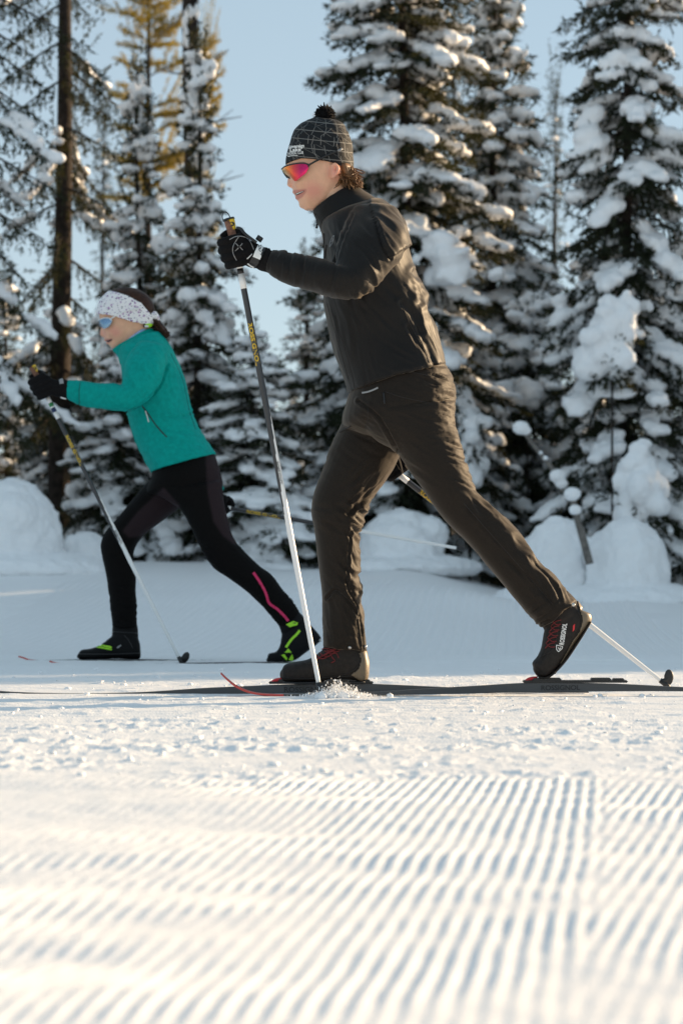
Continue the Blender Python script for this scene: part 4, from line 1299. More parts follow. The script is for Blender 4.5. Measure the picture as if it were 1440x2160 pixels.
for pl in ([(846, 640), (868, 690), (890, 730), (905, 765)], [(705, 665), (728, 740), (742, 790), (748, 822)], [(690, 640), (712, 720), (735, 800)], [(742, 830), (800, 812), (860, 785), (932, 764)]):
    sm.append(cordline(MB(), bvh_j, pl, 0.0011, 0.0002))
puts('seam', sm, M_seam, jk)

# trousers
t_folds = [(925, 800, 42, 22, 8, 0.010), (935, 845, 42, 18, 8, 0.010), (950, 905, 40, 12, 10, 0.008), (965, 960, 38, 20, 11, 0.009), (985, 1020, 36, 30, 12, 0.010), (1020, 1075, 36, 40, 11, 0.012), (1060, 1120, 40, 48, 13, 0.012), (1110, 1180, 45, 52, 13, 0.011),
           (1160, 1235, 45, 55, 11, 0.012), (1150, 1290, 35, -38, 8, 0.008), (870, 860, 60, 15, 16, 0.006), (800, 900, 55, 25, 15, 0.006), (900, 960, 60, 40, 18, 0.006), (780, 1010, 45, -45, 12, 0.009), (760, 1060, 40, -40, 11, 0.013), (740, 1100, 40, 35, 11, 0.014),
           (735, 1160, 40, 60, 12, 0.010), (740, 1220, 42, 40, 11, 0.013), (745, 1270, 40, 70, 12, 0.011), (730, 1320, 45, 75, 14, 0.010), (715, 1352, 40, 20, 9, 0.007), (690, 1090, 36, 30, 14, 0.006), (700, 960, 50, 30, 18, 0.005)]
tm = garment('trousers', [loft(m_pelvis, 5, 36, 2.3, (0.01, 0.01)), loft(m_near, 6, 28, 2.1), loft(m_far, 6, 28, 2.1)], 0.0048, t_folds, M_trouser,
             creases=[([(757, 846), (800, 880), (838, 948)], 3, 0.006), ([(690, 1262), (708, 1245), (730, 1262), (752, 1300)], 2.5, 0.005), ([(737, 1120), (733, 1180), (732, 1240), (752, 1285), (760, 1330), (766, 1372)], 2, 0.005),
                      ([(985, 1075), (1040, 1135), (1100, 1200), (1160, 1270)], 2, 0.003), ([(1135, 1318), (1165, 1302), (1200, 1282)], 2, 0.004)])
tr = put('trousers', tm, None, man)
bvh_t = bvh(tm)
sm = []
for pl in ([(812, 826), (850, 838), (905, 850)], [(716, 893), (735, 902), (748, 906)], [(842, 780), (895, 790), (940, 800)], [(737, 1120), (733, 1180), (731, 1240)], [(684, 1268), (707, 1246), (727, 1258), (752, 1282)], [(752, 1282), (758, 1325), (765, 1372)],
           [(978, 1062), (1040, 1132), (1100, 1200), (1165, 1275)], [(775, 850), (776, 880), (770, 905)]):
    sm.append(cordline(MB(), bvh_t, pl, 0.0011, 0.0002))
puts('seam', sm, M_seam, tr)
put('zip_pull', cordline(MB(), bvh_t, [(809, 828), (810, 840), (811, 852)], 0.0026, 0.001), M_black, tr)
put('pocket_zip', cordline(MB(), bvh_t, [(717, 912), (728, 905), (740, 898)], 0.0024, 0.001), M_seam, tr)
for q in ((737.5, 1366), (770, 1364)):
    a, nn = hit(bvh_t, *q, 0.0005)
    if a is not None: put('snap', MB().add(*ellipsoid(a, (0.0055, 0.004, 0.0055))), M_metal, tr)
tab = ribbon(MB(), bvh_t, [(1172, 1300), (1192, 1287), (1205, 1276), (1211, 1270)], 26, 0.004, True, 2)
tb_ = tab.mesh('cuff_tab', M_trouser)
put('cuff_tab', tb_, None, tr)
a, nn = hit(bvh_t, 1206, 1276, 0.006)
if a is not None: put('snap', MB().add(*ellipsoid(a, (0.006, 0.003, 0.006))), M_metal, tr)
put('shirt_hem', ribbon(MB(), bvh_t, [(765, 829), (777, 827), (790, 822), (798, 818)], 3.5, 0.004), M_grey, man)

# boots
def boot_mesh(secs, shaft, m, vox=0.0032, fl=()):
    me = garment('boot', [loft(secs, 5, 26, 2.6, (0.006, 0.004)), loft(shaft, 4, 24, 2.1)], vox, list(fl), m, soft=0.0015)
    return me
YF, YN = 7.36, 7.20
b_far = [(594, 1414, 594, 1431, YF, 0.020), (601, 1402, 599, 1439, YF, 0.036), (622, 1396, 620, 1440, YF, 0.046), (648, 1391, 648, 1440, YF, 0.048), (668, 1381, 672, 1439, YF, 0.046), (690, 1367, 695, 1435, YF, 0.043), (716, 1356, 718, 1434, YF, 0.041), (745, 1356, 745, 1437, YF, 0.040), (768, 1368, 765, 1440, YF, 0.036), (776, 1390, 774, 1432, YF, 0.024)]
s_far = [(678, 1388, 774, 1392, YF, 0.042), (688, 1340, 770, 1345, YF, 0.042), (692, 1320, 766, 1320, YF, 0.04)]
bf = boot_mesh(b_far, s_far, M_boot, fl=[(690, 1372, 30, 25, 8, 0.004)])
b1 = put('boot', bf, None, man); bv1 = bvh(bf)
lc = MB(); rs = np.random.RandomState(2)
for k in range(5):
    x, y = 667 + k * 9, 1384 - k * 5
    cordline(lc, bv1, [(x, y), (x + 12, y + 6), (x + 22, y + 4)], 0.0018, 0.002, 2); cordline(lc, bv1, [(x + 3, y + 8), (x + 12, y + 1), (x + 20, y - 4)], 0.0018, 0.003, 2)
for pl in ([(690, 1372), (700, 1386), (706, 1394), (698, 1398)], [(692, 1374), (708, 1378), (714, 1388)], [(676, 1372), (690, 1368), (704, 1372)]): cordline(lc, bv1, pl, 0.0016, 0.003, 2)
put('lace', lc, M_lace, b1)
puts('seam', cords(bv1, 0.0014, 0.0008, ([(756, 1378), (759, 1392), (752, 1408), (736, 1419), (722, 1424)], [(635, 1394), (642, 1400), (655, 1400), (668, 1396)], [(596, 1428), (640, 1432), (700, 1428), (772, 1424)])), M_seam, b1)
put('heel_cup', shell(bf, lambda px, py, co: inpoly(px, py, [(755, 1377), (761, 1392), (756, 1410), (738, 1424), (760, 1436), (782, 1432), (782, 1372), (768, 1372)]), 0.001, 'heel_cup', M_heel_sunlit, 0.0015), None, b1)
tread = MB()
for x in (622, 636, 650, 664, 742, 756): tread.add(*box(P(x, 1440, YF - 0.035), (0.005, 0.012, 0.006)))
put('sole', MB().add(*loft([(597, 1436, 597, 1441, YF, 0.034), (630, 1437, 630, 1443, YF, 0.047), (668, 1436, 668, 1442, YF, 0.045), (676, 1434, 676, 1439, YF, 0.04)], 4, 20, 3)), M_black, b1)
put('sole', MB().add(*loft([(735, 1436, 735, 1442, YF, 0.038), (770, 1436, 768, 1442, YF, 0.034)], 4, 20, 3)), M_black, b1)
b_near = [(1125, 1408, 1137, 1428, YN, 0.026), (1123, 1398, 1156, 1428, YN, 0.042), (1134, 1385, 1172, 1414, YN, 0.048), (1141, 1368, 1188, 1394, YN, 0.047), (1144, 1350, 1203, 1371, YN, 0.045), (1147, 1333, 1219, 1347, YN, 0.043), (1152, 1316, 1235, 1327, YN, 0.041), (1162, 1300, 1246, 1309, YN, 0.038), (1188, 1279, 1245, 1297, YN, 0.034)]
s_near = [(1148, 1330, 1228, 1282, YN, 0.042), (1136, 1310, 1212, 1262, YN, 0.042), (1122, 1295, 1195, 1245, YN, 0.04)]
bn = boot_mesh(b_near, s_near, M_boot, fl=[(1150, 1385, 25, -60, 8, 0.003)])
b2 = put('boot', bn, None, man); bv2 = bvh(bn)
lc = MB()
for k in range(5):
    x, y = 1150 + k * 3.2, 1368 - k * 12
    cordline(lc, bv2, [(x, y), (x + 9, y - 9), (x + 20, y - 12)], 0.0016, 0.002, 2); cordline(lc, bv2, [(x + 2, y - 11), (x + 10, y - 3), (x + 20, y - 3)], 0.0016, 0.003, 2)
put('lace', lc, M_lace, b2)
put('lettering', lettering(MB(), bv2, 'ROSSIGNOL', (1188, 1361), (1195.5, 1316), 9.5, 0.0012, 0.03), M_white, b2)
bd = MB()
for pl in ([(1173, 1361), (1186, 1364), (1184, 1369), (1177, 1375), (1173, 1370), (1173, 1361)], [(1177, 1366), (1179, 1371), (1182, 1366)]): ribbon(bd, bv2, pl, 1.4, 0.002, False, 1.5)
put('badge', bd, M_white, b2)
put('red_tab', polyfill(MB(), bv2, [(1208, 1320), (1212, 1316), (1211, 1328), (1207, 1333)], 0.0015), M_red, b2)
put('heel_cup', shell(bn, lambda px, py, co: inpoly(px, py, [(1216, 1268), (1222, 1290), (1228, 1306), (1222, 1330), (1206, 1352), (1196, 1372), (1180, 1400), (1200, 1396), (1262, 1320), (1260, 1290), (1225, 1262)]), 0.001, 'heel_cup', M_heel_sunlit, 0.0015), None, b2)
puts('seam', cords(bv2, 0.0014, 0.0008, ([(1140, 1386), (1152, 1380), (1162, 1374), (1170, 1360), (1177, 1330), (1180, 1312)], [(1217, 1290), (1224, 1302), (1224, 1320), (1212, 1342)])), M_seam, b2)
put('sole', MB().add(*loft([(1133, 1426, 1136, 1432, YN, 0.028), (1155, 1424, 1158, 1429, YN, 0.044), (1185, 1394, 1190, 1398, YN, 0.044), (1216, 1350, 1221, 1353, YN, 0.040), (1242, 1310, 1246, 1313, YN, 0.034)], 5, 20, 3)).add(*ellipsoid(P(1168, 1418, YN - 0.02), (0.007, 0.03, 0.006))), M_boot, b2)

# hat
hsec = [(601, 350, 744, 372, YM, 0.090), (602, 336, 745, 352, YM, 0.092), (606, 318, 744, 328, YM, 0.091), (613, 294, 741, 302, YM, 0.086), (622, 274, 732, 281, YM, 0.074), (640, 258, 722, 264, YM, 0.056), (656, 251, 704, 256, YM, 0.030)]
hm = garment('hat', [loft(hsec, 6, 44, 2.15, (0, 0.006))], 0.0030, [(690, 275, 40, 30, 13, 0.009), (722, 300, 30, 70, 12, 0.006), (640, 275, 30, -30, 14, 0.006)], M_hat, soft=0.003,
             extra=lambda co: (lambda q: 0.010 * np.clip(1 - ((q[0] - 655) / 55) ** 2, 0, 1) * 0)(unproj(co)))
# lift the brim over the ear and down the nape, as it is worn
co = mco(hm); px, py = unproj(co)
brim = np.interp(px, (600, 635, 660, 692, 713, 733, 745), (349, 341, 344, 349, 355, 362, 367)); flat = np.interp(px, (600, 745), (350, 372))
k = sst(320, 352, py)
co[:, 2] -= (brim - flat) * k / FPX * 7.3; setco(hm, co)
px, py = unproj(mco(hm)); ang = np.arctan2(mco(hm)[:, 1] - YM, mco(hm)[:, 0] - P(674, 300, YM).x)
paint(hm, 'hu', ang / 6.2832); paint(hm, 'hv', (py + (ang < 0) * 0 - 0.10 * (px - 674) * 1.0 - 248) / 19.0)
hat = put('hat', hm, None, man); bvh_h = bvh(hm)
pp = MB(); rs = np.random.RandomState(4); pc = np.array(P(685, 243, YM))
pp.add(*ellipsoid(pc, (0.026, 0.026, 0.024)))
for k in range(420):
    d = rs.normal(size=3); d /= np.linalg.norm(d)
    pp.add(*tube([pc + d * 0.02, pc + d * (0.0295 + 0.003 * rs.rand()) + rs.normal(size=3) * 0.002], [0.003, 0.0015], 4))
put('pom_pom', pp, M_blackcloth, hat)
tx = MB()
lettering(tx, bvh_h, 'Sovereign', (609, 312.5), (642, 310), 7.5, 0.001, 0.03); lettering(tx, bvh_h, 'Lake', (612, 319.5), (635, 317.5), 7.5, 0.001, 0.03); lettering(tx, bvh_h, 'NORDIC CLUB', (608, 326), (640, 323.5), 5.5, 0.001, 0.02)
put('lettering', tx, M_white, hat)
put('emblem', ribbon(ribbon(MB(), bvh_h, [(605, 322), (606, 328), (611, 330)], 1.0, 0.001), bvh_h, [(608, 329.5), (618, 327.6), (628, 327.4)], 1.0, 0.001), M_white, hat)

# sunglasses: a curved one-piece mirror shield, its frame and arm
def shades(outline_top, outline_bot, Yc, wrap, m, parent, fr, arm, arm_m, frame_m, armr=0.0022):
    """outline_*: pixel rows of the near half from the nose to the temple; wrap: depth of each column"""
    n_ = 12
    top, bot, wr = catmull(outline_top, n_), catmull(outline_bot, n_), catmull([(q,) for q in wrap], n_)[:, 0]
    V, F, al = [], [], []
    for s in (-1, 1):
        o = len(V); rows = 7
        for i in range(len(top)):
            for j in range(rows):
                f = j / (rows - 1); x = top[i][0] * (1 - f) + bot[i][0] * f; y = top[i][1] * (1 - f) + bot[i][1] * f
                bul = 0.003 * math.sin(math.pi * f)
                p = P(x, y, Yc + s * wr[i]); V.append((p.x - bul * (1 - i / len(top)), p.y + s * bul * i / len(top), p.z)); al.append(i / (len(top) - 1))
        for i in range(len(top) - 1):
            for j in range(rows - 1):
                a = o + i * rows + j; F.append((a, a + 1, a + rows + 1, a + rows) if s > 0 else (a, a + rows, a + rows + 1, a + 1))
    me = MB().add(V, F).mesh('lens', m); paint(me, 'along', al)
    g_ = link('sunglasses', MB().add(*tube([P(t[0], t[1] - 0.6, Yc - w_) for t, w_ in zip(top, wr)][::-1] + [P(t[0], t[1] - 0.6, Yc + w_) for t, w_ in zip(top, wr)][1:], fr, 6)).mesh('frame', frame_m), parent)
    link('lens', me, g_)
    mb = MB()
    for s in (-1, 1):
        mb = MB().add(*tube([P(a, b, Yc + s * y) for a, b, y in arm], armr, 7, 4))
        link('temple', mb.mesh('temple', arm_m), g_)
    return g_
gl = shades([(594, 356.5), (602, 350.5), (618, 346), (636, 344), (648, 346), (650.5, 352)], [(606, 374), (612, 372), (622, 381), (634, 373), (645, 364), (650.5, 354)], YM, [0.0, 0.036, 0.060, 0.078, 0.086, 0.088], M_lensred, man, 0.0024,
            [(650, 348, 0.089), (668, 338, 0.093), (690, 327, 0.095), (712, 318, 0.096), (722, 313, 0.094)], M_black, M_black, 0.0030)
nb = MB().add(*tube(bars([(604, 366), (608, 373), (613, 375)], [YM - 0.008, YM - 0.010, YM - 0.016]), 0.0035, 7, 3)).add(*tube(bars([(596, 358), (600, 366), (606, 374)], [YM, YM - 0.004, YM - 0.008]), 0.0026, 7, 3))
put('nose_pad', nb, M_black, gl)
put('arm_tip', MB().add(*tube([P(712, 318, YM - 0.0965), P(722, 313, YM - 0.0945)], 0.0034, 7)), M_grey, gl)
hr = MB(); rs = np.random.RandomState(8)
curls(hr, (716, 350, 742, 374), YM, 0.06, 520, 0.050, 0.0026, rs, (0.30, -0.85))
curls(hr, (734, 374, 750, 388), YM, 0.045, 220, 0.032, 0.0025, rs, (0.35, -0.5))
hr.add(*loft([(704, 350, 742, 352, YM, 0.072), (714, 372, 748, 374, YM, 0.066), (728, 392, 752, 388, YM, 0.05)], 4, 20))
put('hair', hr, M_hair, man)

# gloves and poles
gm = fist((487, 500), (502, 560), 14, 7.075, (556, 541), sgn=1)
gv = put('glove', gm, None, man); bvg = bvh(gm)
pr = MB()
for pl in ([(484, 505), (496, 499), (510, 498), (522, 503), (530, 514), (535, 526)], [(503, 499), (496, 510), (491, 522), (492, 535), (499, 549)], [(497, 513), (503, 519)], [(506, 521), (512, 527)], [(511, 513), (506, 519)], [(503, 522), (496, 529)]):
    ribbon(pr, bvg, pl, 1.3, 0.0008)
put('print', pr, M_grey, gv)
cuff = loft([(541, 517, 520, 556, 7.07, 0.034), (552, 521, 534, 561, 7.065, 0.036), (566, 524, 549, 570, 7.06, 0.037), (582, 530, 566, 574, 7.055, 0.034)], 4, 24)
cfm = garment('cuff', [cuff], 0.003, [(566, 545, 26, 113, 7, 0.007)], M_blackcloth, soft=0.001)
cf = put('cuff', cfm, None, gv); bvc = bvh(cfm)
put('strap', ribbon(MB(), bvc, [(553, 518), (548, 530), (541, 545), (531, 560)], 17, 0.004, True, 2), M_black, gv)
put('strap_label', ribbon(MB(), bvc, [(552, 515), (549, 526), (545, 535), (541, 544)], 13, 0.006, True, 1.5), M_white, gv)
put('strap_label', ribbon(ribbon(MB(), bvc, [(550, 521), (552, 526), (547, 530), (551, 533)], 1.5, 0.008), bvc, [(546, 522), (548, 530)], 1.5, 0.008), M_black, gv)
put('strap', MB().add(*box(P(547, 503, 7.06), (0.0085, 0.011, 0.007), Matrix.Rotation(0.6, 3, 'Y'))), M_black, gv)
put('strap', MB().add(*tube(bars([(500, 480), (508, 482), (516, 492), (530, 503), (541, 511)], [7.06, 7.05, 7.04, 7.04, 7.04]), 0.0045, 8, 4)), M_black, gv)
put('strap', MB().add(*tube(bars([(513, 552), (524, 543), (532, 535)], [7.05, 7.04, 7.035]), 0.0016, 6, 3)).add(*tube(bars([(518, 552), (528, 560), (535, 564)], [7.05, 7.045, 7.04]), 0.0022, 6, 3)), M_white, gv)
pole('upright ski pole gripped in the near skier\'s forward glove, planted in a burst of snow', (497, 518), (673, 1448), 7.085, 7.09, [(0.030, 0.052, M_shaftw), (0.052, 0.064, M_black), (0.064, 0.098, M_shaftw)],
     [('ROSSIGNOL', 0.175, 0.272, 8, 0.5, M_yellow), ('ROSSIGNOL', 0.490, 0.545, 6, -1.0, M_black)], ((481, 463), (505, 548)))
# far arm: hand behind the thigh, pole trailing
gm2 = fist((816, 966), (840, 1000), 12, 7.55, (824, 930), sgn=-1)
put('glove', gm2, None, man)
pole('ski pole trailing behind the near skier, basket beside the ski at right', (812, 978), (1398, 1440), 7.56, 7.56, [(0.02, 0.03, M_black), (0.036, 0.082, M_shaftw)],
     [('ROSSIGNOL', 0.125, 0.235, 9, 0.0, M_yellow)], ((790, 958), (836, 1000)))

# skis
ski('ski under the near skier\'s rear boot, its red tip curling up by the planted pole',
    [(466, 1419, 1422), (480, 1432, 1435.5), (500, 1446.5, 1451), (530, 1459, 1463), (570, 1464, 1467.5), (640, 1465, 1468.5), (785, 1460, 1467), (900, 1453, 1464.5), (1000, 1447.5, 1462.5), (1090, 1442, 1460), (1160, 1440.5, 1459), (1300, 1443, 1458), (1440, 1450, 1458), (1600, 1457, 1460), (1790, 1463, 1465)],
    YN, 0.044, 590, [('ROSSIGNOL', (1141, 1456.5), (1223, 1455.5), 10.5)], (1127, 1439), M_redtip)
ski('far ski of the near skier running out of the left edge, front boot on it',
    [(-95, 1426, 1428), (-60, 1445, 1447.5), (-20, 1456, 1459), (60, 1461.5, 1465.5), (180, 1463, 1468), (300, 1460.5, 1467.5), (430, 1452, 1466.5), (540, 1447, 1465), (600, 1444.5, 1464), (700, 1442.5, 1463), (780, 1443, 1462), (940, 1450, 1461), (1100, 1456, 1461), (1240, 1459, 1461)],
    YF, 0.044, -30, [('ROSSIGNOL', (599, 1460), (690, 1460), 11)], (592, 1441.5), M_redtip)

# burst of snow at the planted pole
rs = np.random.RandomState(21); n = 3200
u = rs.rand(n); sx = rs.normal(size=n) * 0.042 + 0.03; hh = np.abs(rs.normal(size=n)) * 0.017 * np.exp(-((sx - 0.03) / 0.07) ** 2)
c0 = P(690, 1469, 7.09)
pt = np.stack([c0.x + sx, 7.09 + rs.normal(size=n) * 0.025, 0.003 + hh + 0.004 * rs.rand(n)], 1)
sz = 0.0006 + 0.0022 * rs.rand(n) ** 7
V = IV[None] * sz[:, None, None] * np.stack([0.8 + 0 * sx, 0.8 + 0 * sx, 1 + 2.0 * rs.rand(n)], 1)[:, None] + pt[:, None]
o = link('snow_spray', raw_mesh('snow_spray', V.reshape(-1, 3), (IF[None] + 12 * np.arange(n)[:, None, None]).reshape(-1, 3), [M_snow])); o['kind'] = 'stuff'
it = []
for k in range(46):
    px_ = 664 + 96 * rs.rand(); p = P(px_, 1470, 7.08 + rs.normal() * 0.02); r = 0.004 + 0.010 * rs.rand() * math.exp(-((px_ - 700) / 45) ** 2)
    it.append((np.array([p.x, p.y, 0.002 + r * 0.7 * rs.rand()]), (r * 1.3, r, r), 0, 0))
it += [(np.array([P(680, 1460, 7.07).x, 7.07, 0.008]), (0.016, 0.016, 0.014), 0, 0), (np.array([P(722, 1460, 7.07).x, 7.07, 0.008]), (0.022, 0.016, 0.013), 0, 0)]
o = link('kicked_snow', blobs('kicked_snow', it, 0.0035, 0.0035, 1)); o['kind'] = 'stuff'
# ================================================================== far skier
YW = 10.2
w_torso = [(262, 725, 338, 700, YW, 0.10), (250, 738, 360, 730, YW, 0.145), (255, 770, 373, 758, YW, 0.18), (260, 810, 388, 795, YW, 0.185), (264, 850, 398, 835, YW, 0.175), (270, 885, 406, 872, YW, 0.165), (282, 925, 420, 905, YW, 0.168), (298, 960, 438, 932, YW, 0.178), (319, 997, 457, 958, YW, 0.192)]
w_arm = [(292, 722, 352, 735, 10.06, 0.065), (268, 755, 350, 770, 10.0, 0.075), (262, 785, 340, 805, 9.97, 0.07), (255, 812, 318, 838, 9.95, 0.062), (243, 808, 283, 862, 9.94, 0.056), (222, 808, 245, 866, 9.94, 0.053), (200, 806, 208, 862, 9.95, 0.050), (172, 802, 174, 857, 9.96, 0.046), (143, 801, 143, 842, 9.97, 0.040)]
w_arm2 = [(292, 722, 352, 735, 10.34, 0.065), (310, 780, 372, 775, 10.42, 0.07), (335, 840, 388, 830, 10.46, 0.06), (362, 900, 410, 885, 10.48, 0.052), (392, 960, 432, 940, 10.48, 0.046), (428, 1020, 458, 1005, 10.46, 0.038), (448, 1045, 474, 1030, 10.45, 0.036)]
w_pelvis = [(322, 990, 452, 955, YW, 0.165), (318, 1010, 462, 985, YW, 0.175), (310, 1035, 468, 1015, YW, 0.178), (330, 1046, 468, 1032, YW, 0.145), (372, 1056, 462, 1046, YW, 0.09)]
w_near = [(330, 1040, 468, 1015, 10.115, 0.10), (358, 1060, 471, 1040, 10.11, 0.10), (380, 1075, 474, 1066, 10.105, 0.095), (400, 1108, 481, 1095, 10.10, 0.088), (419, 1148, 490, 1130, 10.10, 0.080), (437, 1180, 503, 1152, 10.10, 0.073), (455, 1202, 524, 1172, 10.10, 0.068), (485, 1222, 550, 1196, 10.10, 0.066), (520, 1248, 575, 1215, 10.10, 0.064), (552, 1278, 596, 1244, 10.10, 0.058), (575, 1304, 616, 1268, 10.10, 0.053), (594, 1326, 632, 1292, 10.10, 0.052)]
w_far = [(318, 1010, 430, 1010, 10.29, 0.10), (298, 1032, 402, 1048, 10.29, 0.098), (272, 1062, 372, 1078, 10.285, 0.09), (247, 1093, 336, 1104, 10.28, 0.082), (222, 1122, 302, 1130, 10.28, 0.076), (212, 1148, 284, 1158, 10.28, 0.070), (216, 1176, 281, 1182, 10.28, 0.066), (224, 1212, 287, 1215, 10.28, 0.066), (230, 1250, 286, 1252, 10.28, 0.060), (233, 1282, 289, 1284, 10.28, 0.056), (238, 1305, 288, 1305, 10.28, 0.052), (238, 1322, 289, 1324, 10.28, 0.052)]
w_head = [(250, 613, 290, 615, YW, 0.04), (230, 622, 308, 626, YW, 0.062), (216, 638, 318, 642, YW, 0.073), (210, 656, 322, 660, YW, 0.077), (210, 670, 321, 674, YW, 0.076), (213, 684, 318, 688, YW, 0.073), (216, 696, 312, 700, YW, 0.068), (218.5, 706, 305, 709, YW, 0.062), (222, 715, 298, 716, YW, 0.055), (228, 724, 288, 722, YW, 0.047), (233, 731, 276, 728, YW, 0.038), (241, 736, 266, 733, YW, 0.024)]
wnose = loft([(213, 682, 232, 684, YW, 0.008), (212, 694, 232, 694, YW, 0.010), (210.5, 702, 232, 702, YW, 0.0125), (212, 708, 230, 707.5, YW, 0.014), (217, 711, 228, 710, YW, 0.008)], 4, 16, 2, (0.002, 0.002))
wl_u = tube(bars([(237, 714), (229, 715.5), (221.5, 717), (229, 715.5), (237, 714)], [YW - 0.025, YW - 0.018, YW, YW + 0.018, YW + 0.025]), [0.002, 0.0045, 0.005, 0.0045, 0.002], 8, 4)
wl_l = tube(bars([(237, 716), (232, 721), (226, 723.5), (232, 721), (237, 716)], [YW - 0.025, YW - 0.018, YW, YW + 0.018, YW + 0.025]), [0.002, 0.0045, 0.0055, 0.0045, 0.002], 8, 4)
wchin = ellipsoid(P(239, 729, YW), (0.014, 0.019, 0.012))
wcheek = [ellipsoid(P(238, 702, YW + s * 0.034), (0.028, 0.024, 0.024)) for s in (-1, 1)]
wneck = loft([(262, 715, 308, 700, YW, 0.048), (266, 735, 318, 712, YW, 0.052), (275, 760, 335, 735, YW, 0.06)], 4, 22)
whead = make_head(w_head, [wnose, wl_u, wl_l, wchin, *wcheek, wneck], 0.0034)
woman = person(whead, [loft(shrink(w_torso, 0.8)), loft(shrink(w_arm, 0.72)), loft(shrink(w_arm2, 0.72)), loft(shrink(w_pelvis, 0.88)), loft(shrink(w_near, 0.78)), loft(shrink(w_far, 0.78)), wneck],
               P(400, 1394, YW), 'skier in teal jacket and floral headband striding behind, at left', [M_skin],
               [('lip', [[(220, 715), (230, 713.5), (238, 713), (237, 718), (228, 725), (223, 722)]], 1.0), ('flush', [[(209, 698), (222, 696), (226, 704), (220, 711), (209, 709)], [(226, 692), (250, 690), (258, 706), (240, 714)]], 5)])
bvw = bvh(whead)
put('mouth', polyfill(MB(), bvw, [(223, 718.5), (230, 717), (237, 714.6), (235, 718), (229, 721)], 0.0012), M_dark, woman)

wj = garment('jacket', [loft(w_torso, 6, 34, 2.2, (0.01, 0)), loft(w_arm, 6, 26, 2.1, (0.02, 0.006)), loft(w_arm2, 5, 22, 2.0, (0.02, 0.006))], 0.006,
             [(300, 800, 40, 62, 10, 0.008), (270, 840, 28, 75, 9, 0.008), (330, 760, 36, 60, 12, 0.006), (225, 835, 28, 100, 11, 0.006), (160, 825, 18, 95, 6, 0.005), (370, 890, 45, 25, 16, 0.010), (400, 925, 40, 20, 13, 0.009), (350, 960, 50, -20, 16, 0.005), (340, 850, 40, 50, 14, 0.007), (375, 800, 35, 75, 12, 0.007)], M_teal,
             creases=[([(352, 770), (335, 815), (300, 850), (268, 868)], 2.5, 0.006), ([(405, 870), (380, 880), (350, 878)], 2.5, 0.005), ([(168, 800), (165, 825), (166, 855)], 1.5, 0.004)])
wjo = put('jacket', wj, None, woman); bvj = bvh(wj)
cl = []
for (ax, ay, bx, by, hd) in ((253, 768, 358, 735, 0.115), (248, 752, 342, 718, 0.098), (241, 743, 330, 702, 0.084), (237, 738.5, 322, 693, 0.078), (240, 738, 319, 694, 0.073), (248, 746, 318, 704, 0.07), (262, 760, 330, 725, 0.072)):
    A, B = np.array(P(ax, ay, YW)), np.array(P(bx, by, YW)); c_, u_ = (A + B) / 2, (A - B) / 2
    cl.append(c_ + np.cos(th)[:, None] * u_ + np.sin(th)[:, None] * np.array([0, hd, 0]))
R = [r for r in catmull(np.array(cl).reshape(len(cl), -1), 4).reshape(-1, 40, 3)]
cm = MB().add(*rings(R, False)).mesh('collar', M_teal)
co, no = mco(cm), mno(cm); setco(cm, co + no * folds(co, [(290, 735, 30, 130, 12, 0.008)])[:, None])
put('collar', cm, None, wjo)
pz = MB(); ribbon(pz, bvj, [(300, 856), (312, 872), (330, 898), (352, 922)], 2.6, 0.001)
put('pocket_zip', pz, M_seam, wjo)
put('zip_pull', cordline(MB(), bvj, [(307, 866), (310, 876), (314, 890)], 0.0022, 0.002), M_white, wjo)
puts('seam', cords(bvj, 0.0014, 0.0002, ([(268, 880), (285, 930), (303, 972), (318, 995)], [(360, 745), (385, 800), (398, 860), (412, 905)], [(170, 802), (167, 825), (168, 854)])), mat('teal_seam', (0.0, 0.07, 0.065), 0.8), wjo)
put('neck_warmer', loft([(244, 742, 300, 690, YW, 0.066), (262, 752, 318, 712, YW, 0.070)], 4, 26) and MB().add(*loft([(250, 736, 312, 688, YW, 0.068), (256, 742, 318, 698, YW, 0.070), (268, 756, 326, 720, YW, 0.068)], 4, 26)), M_iceblue, woman)
put('neck_warmer', MB().add(*loft([(243, 740, 250, 738, YW, 0.02), (246, 752, 258, 748, YW, 0.022)], 3, 14)), M_iceblue, woman)

wt = garment('tights', [loft(w_pelvis, 5, 34, 2.2, (0.01, 0.01)), loft(w_near, 6, 26, 2.1), loft(w_far, 6, 26, 2.1)], 0.006,
             [(440, 1170, 34, 35, 8, 0.006), (600, 1280, 34, -42, 7, 0.008), (560, 1240, 30, -45, 8, 0.005), (262, 1295, 34, 5, 8, 0.009), (255, 1250, 30, 10, 9, 0.005), (250, 1170, 30, 20, 9, 0.004), (460, 1000, 30, 5, 9, 0.004), (505, 1165, 26, 40, 8, 0.006), (262, 1315, 22, 0, 6, 0.006)], M_tight, soft=0.003)
wto = put('tights', wt, None, woman); bvt = bvh(wt)
blend_paint(wt, [[(433, 950), (470, 955), (472, 1010), (480, 1080), (500, 1145), (496, 1150), (470, 1130), (450, 1100), (438, 1040)], [(345, 1028), (380, 1068), (300, 1132), (272, 1134), (258, 1120), (290, 1080)]], 'panel', 2.0)
put('pink_stripe', ribbon(MB(), bvt, [(534, 1208), (548, 1228), (560, 1250), (568, 1272), (585, 1285), (600, 1300), (608, 1310)], 5.5, 0.002, True, 2), M_pink, wto)

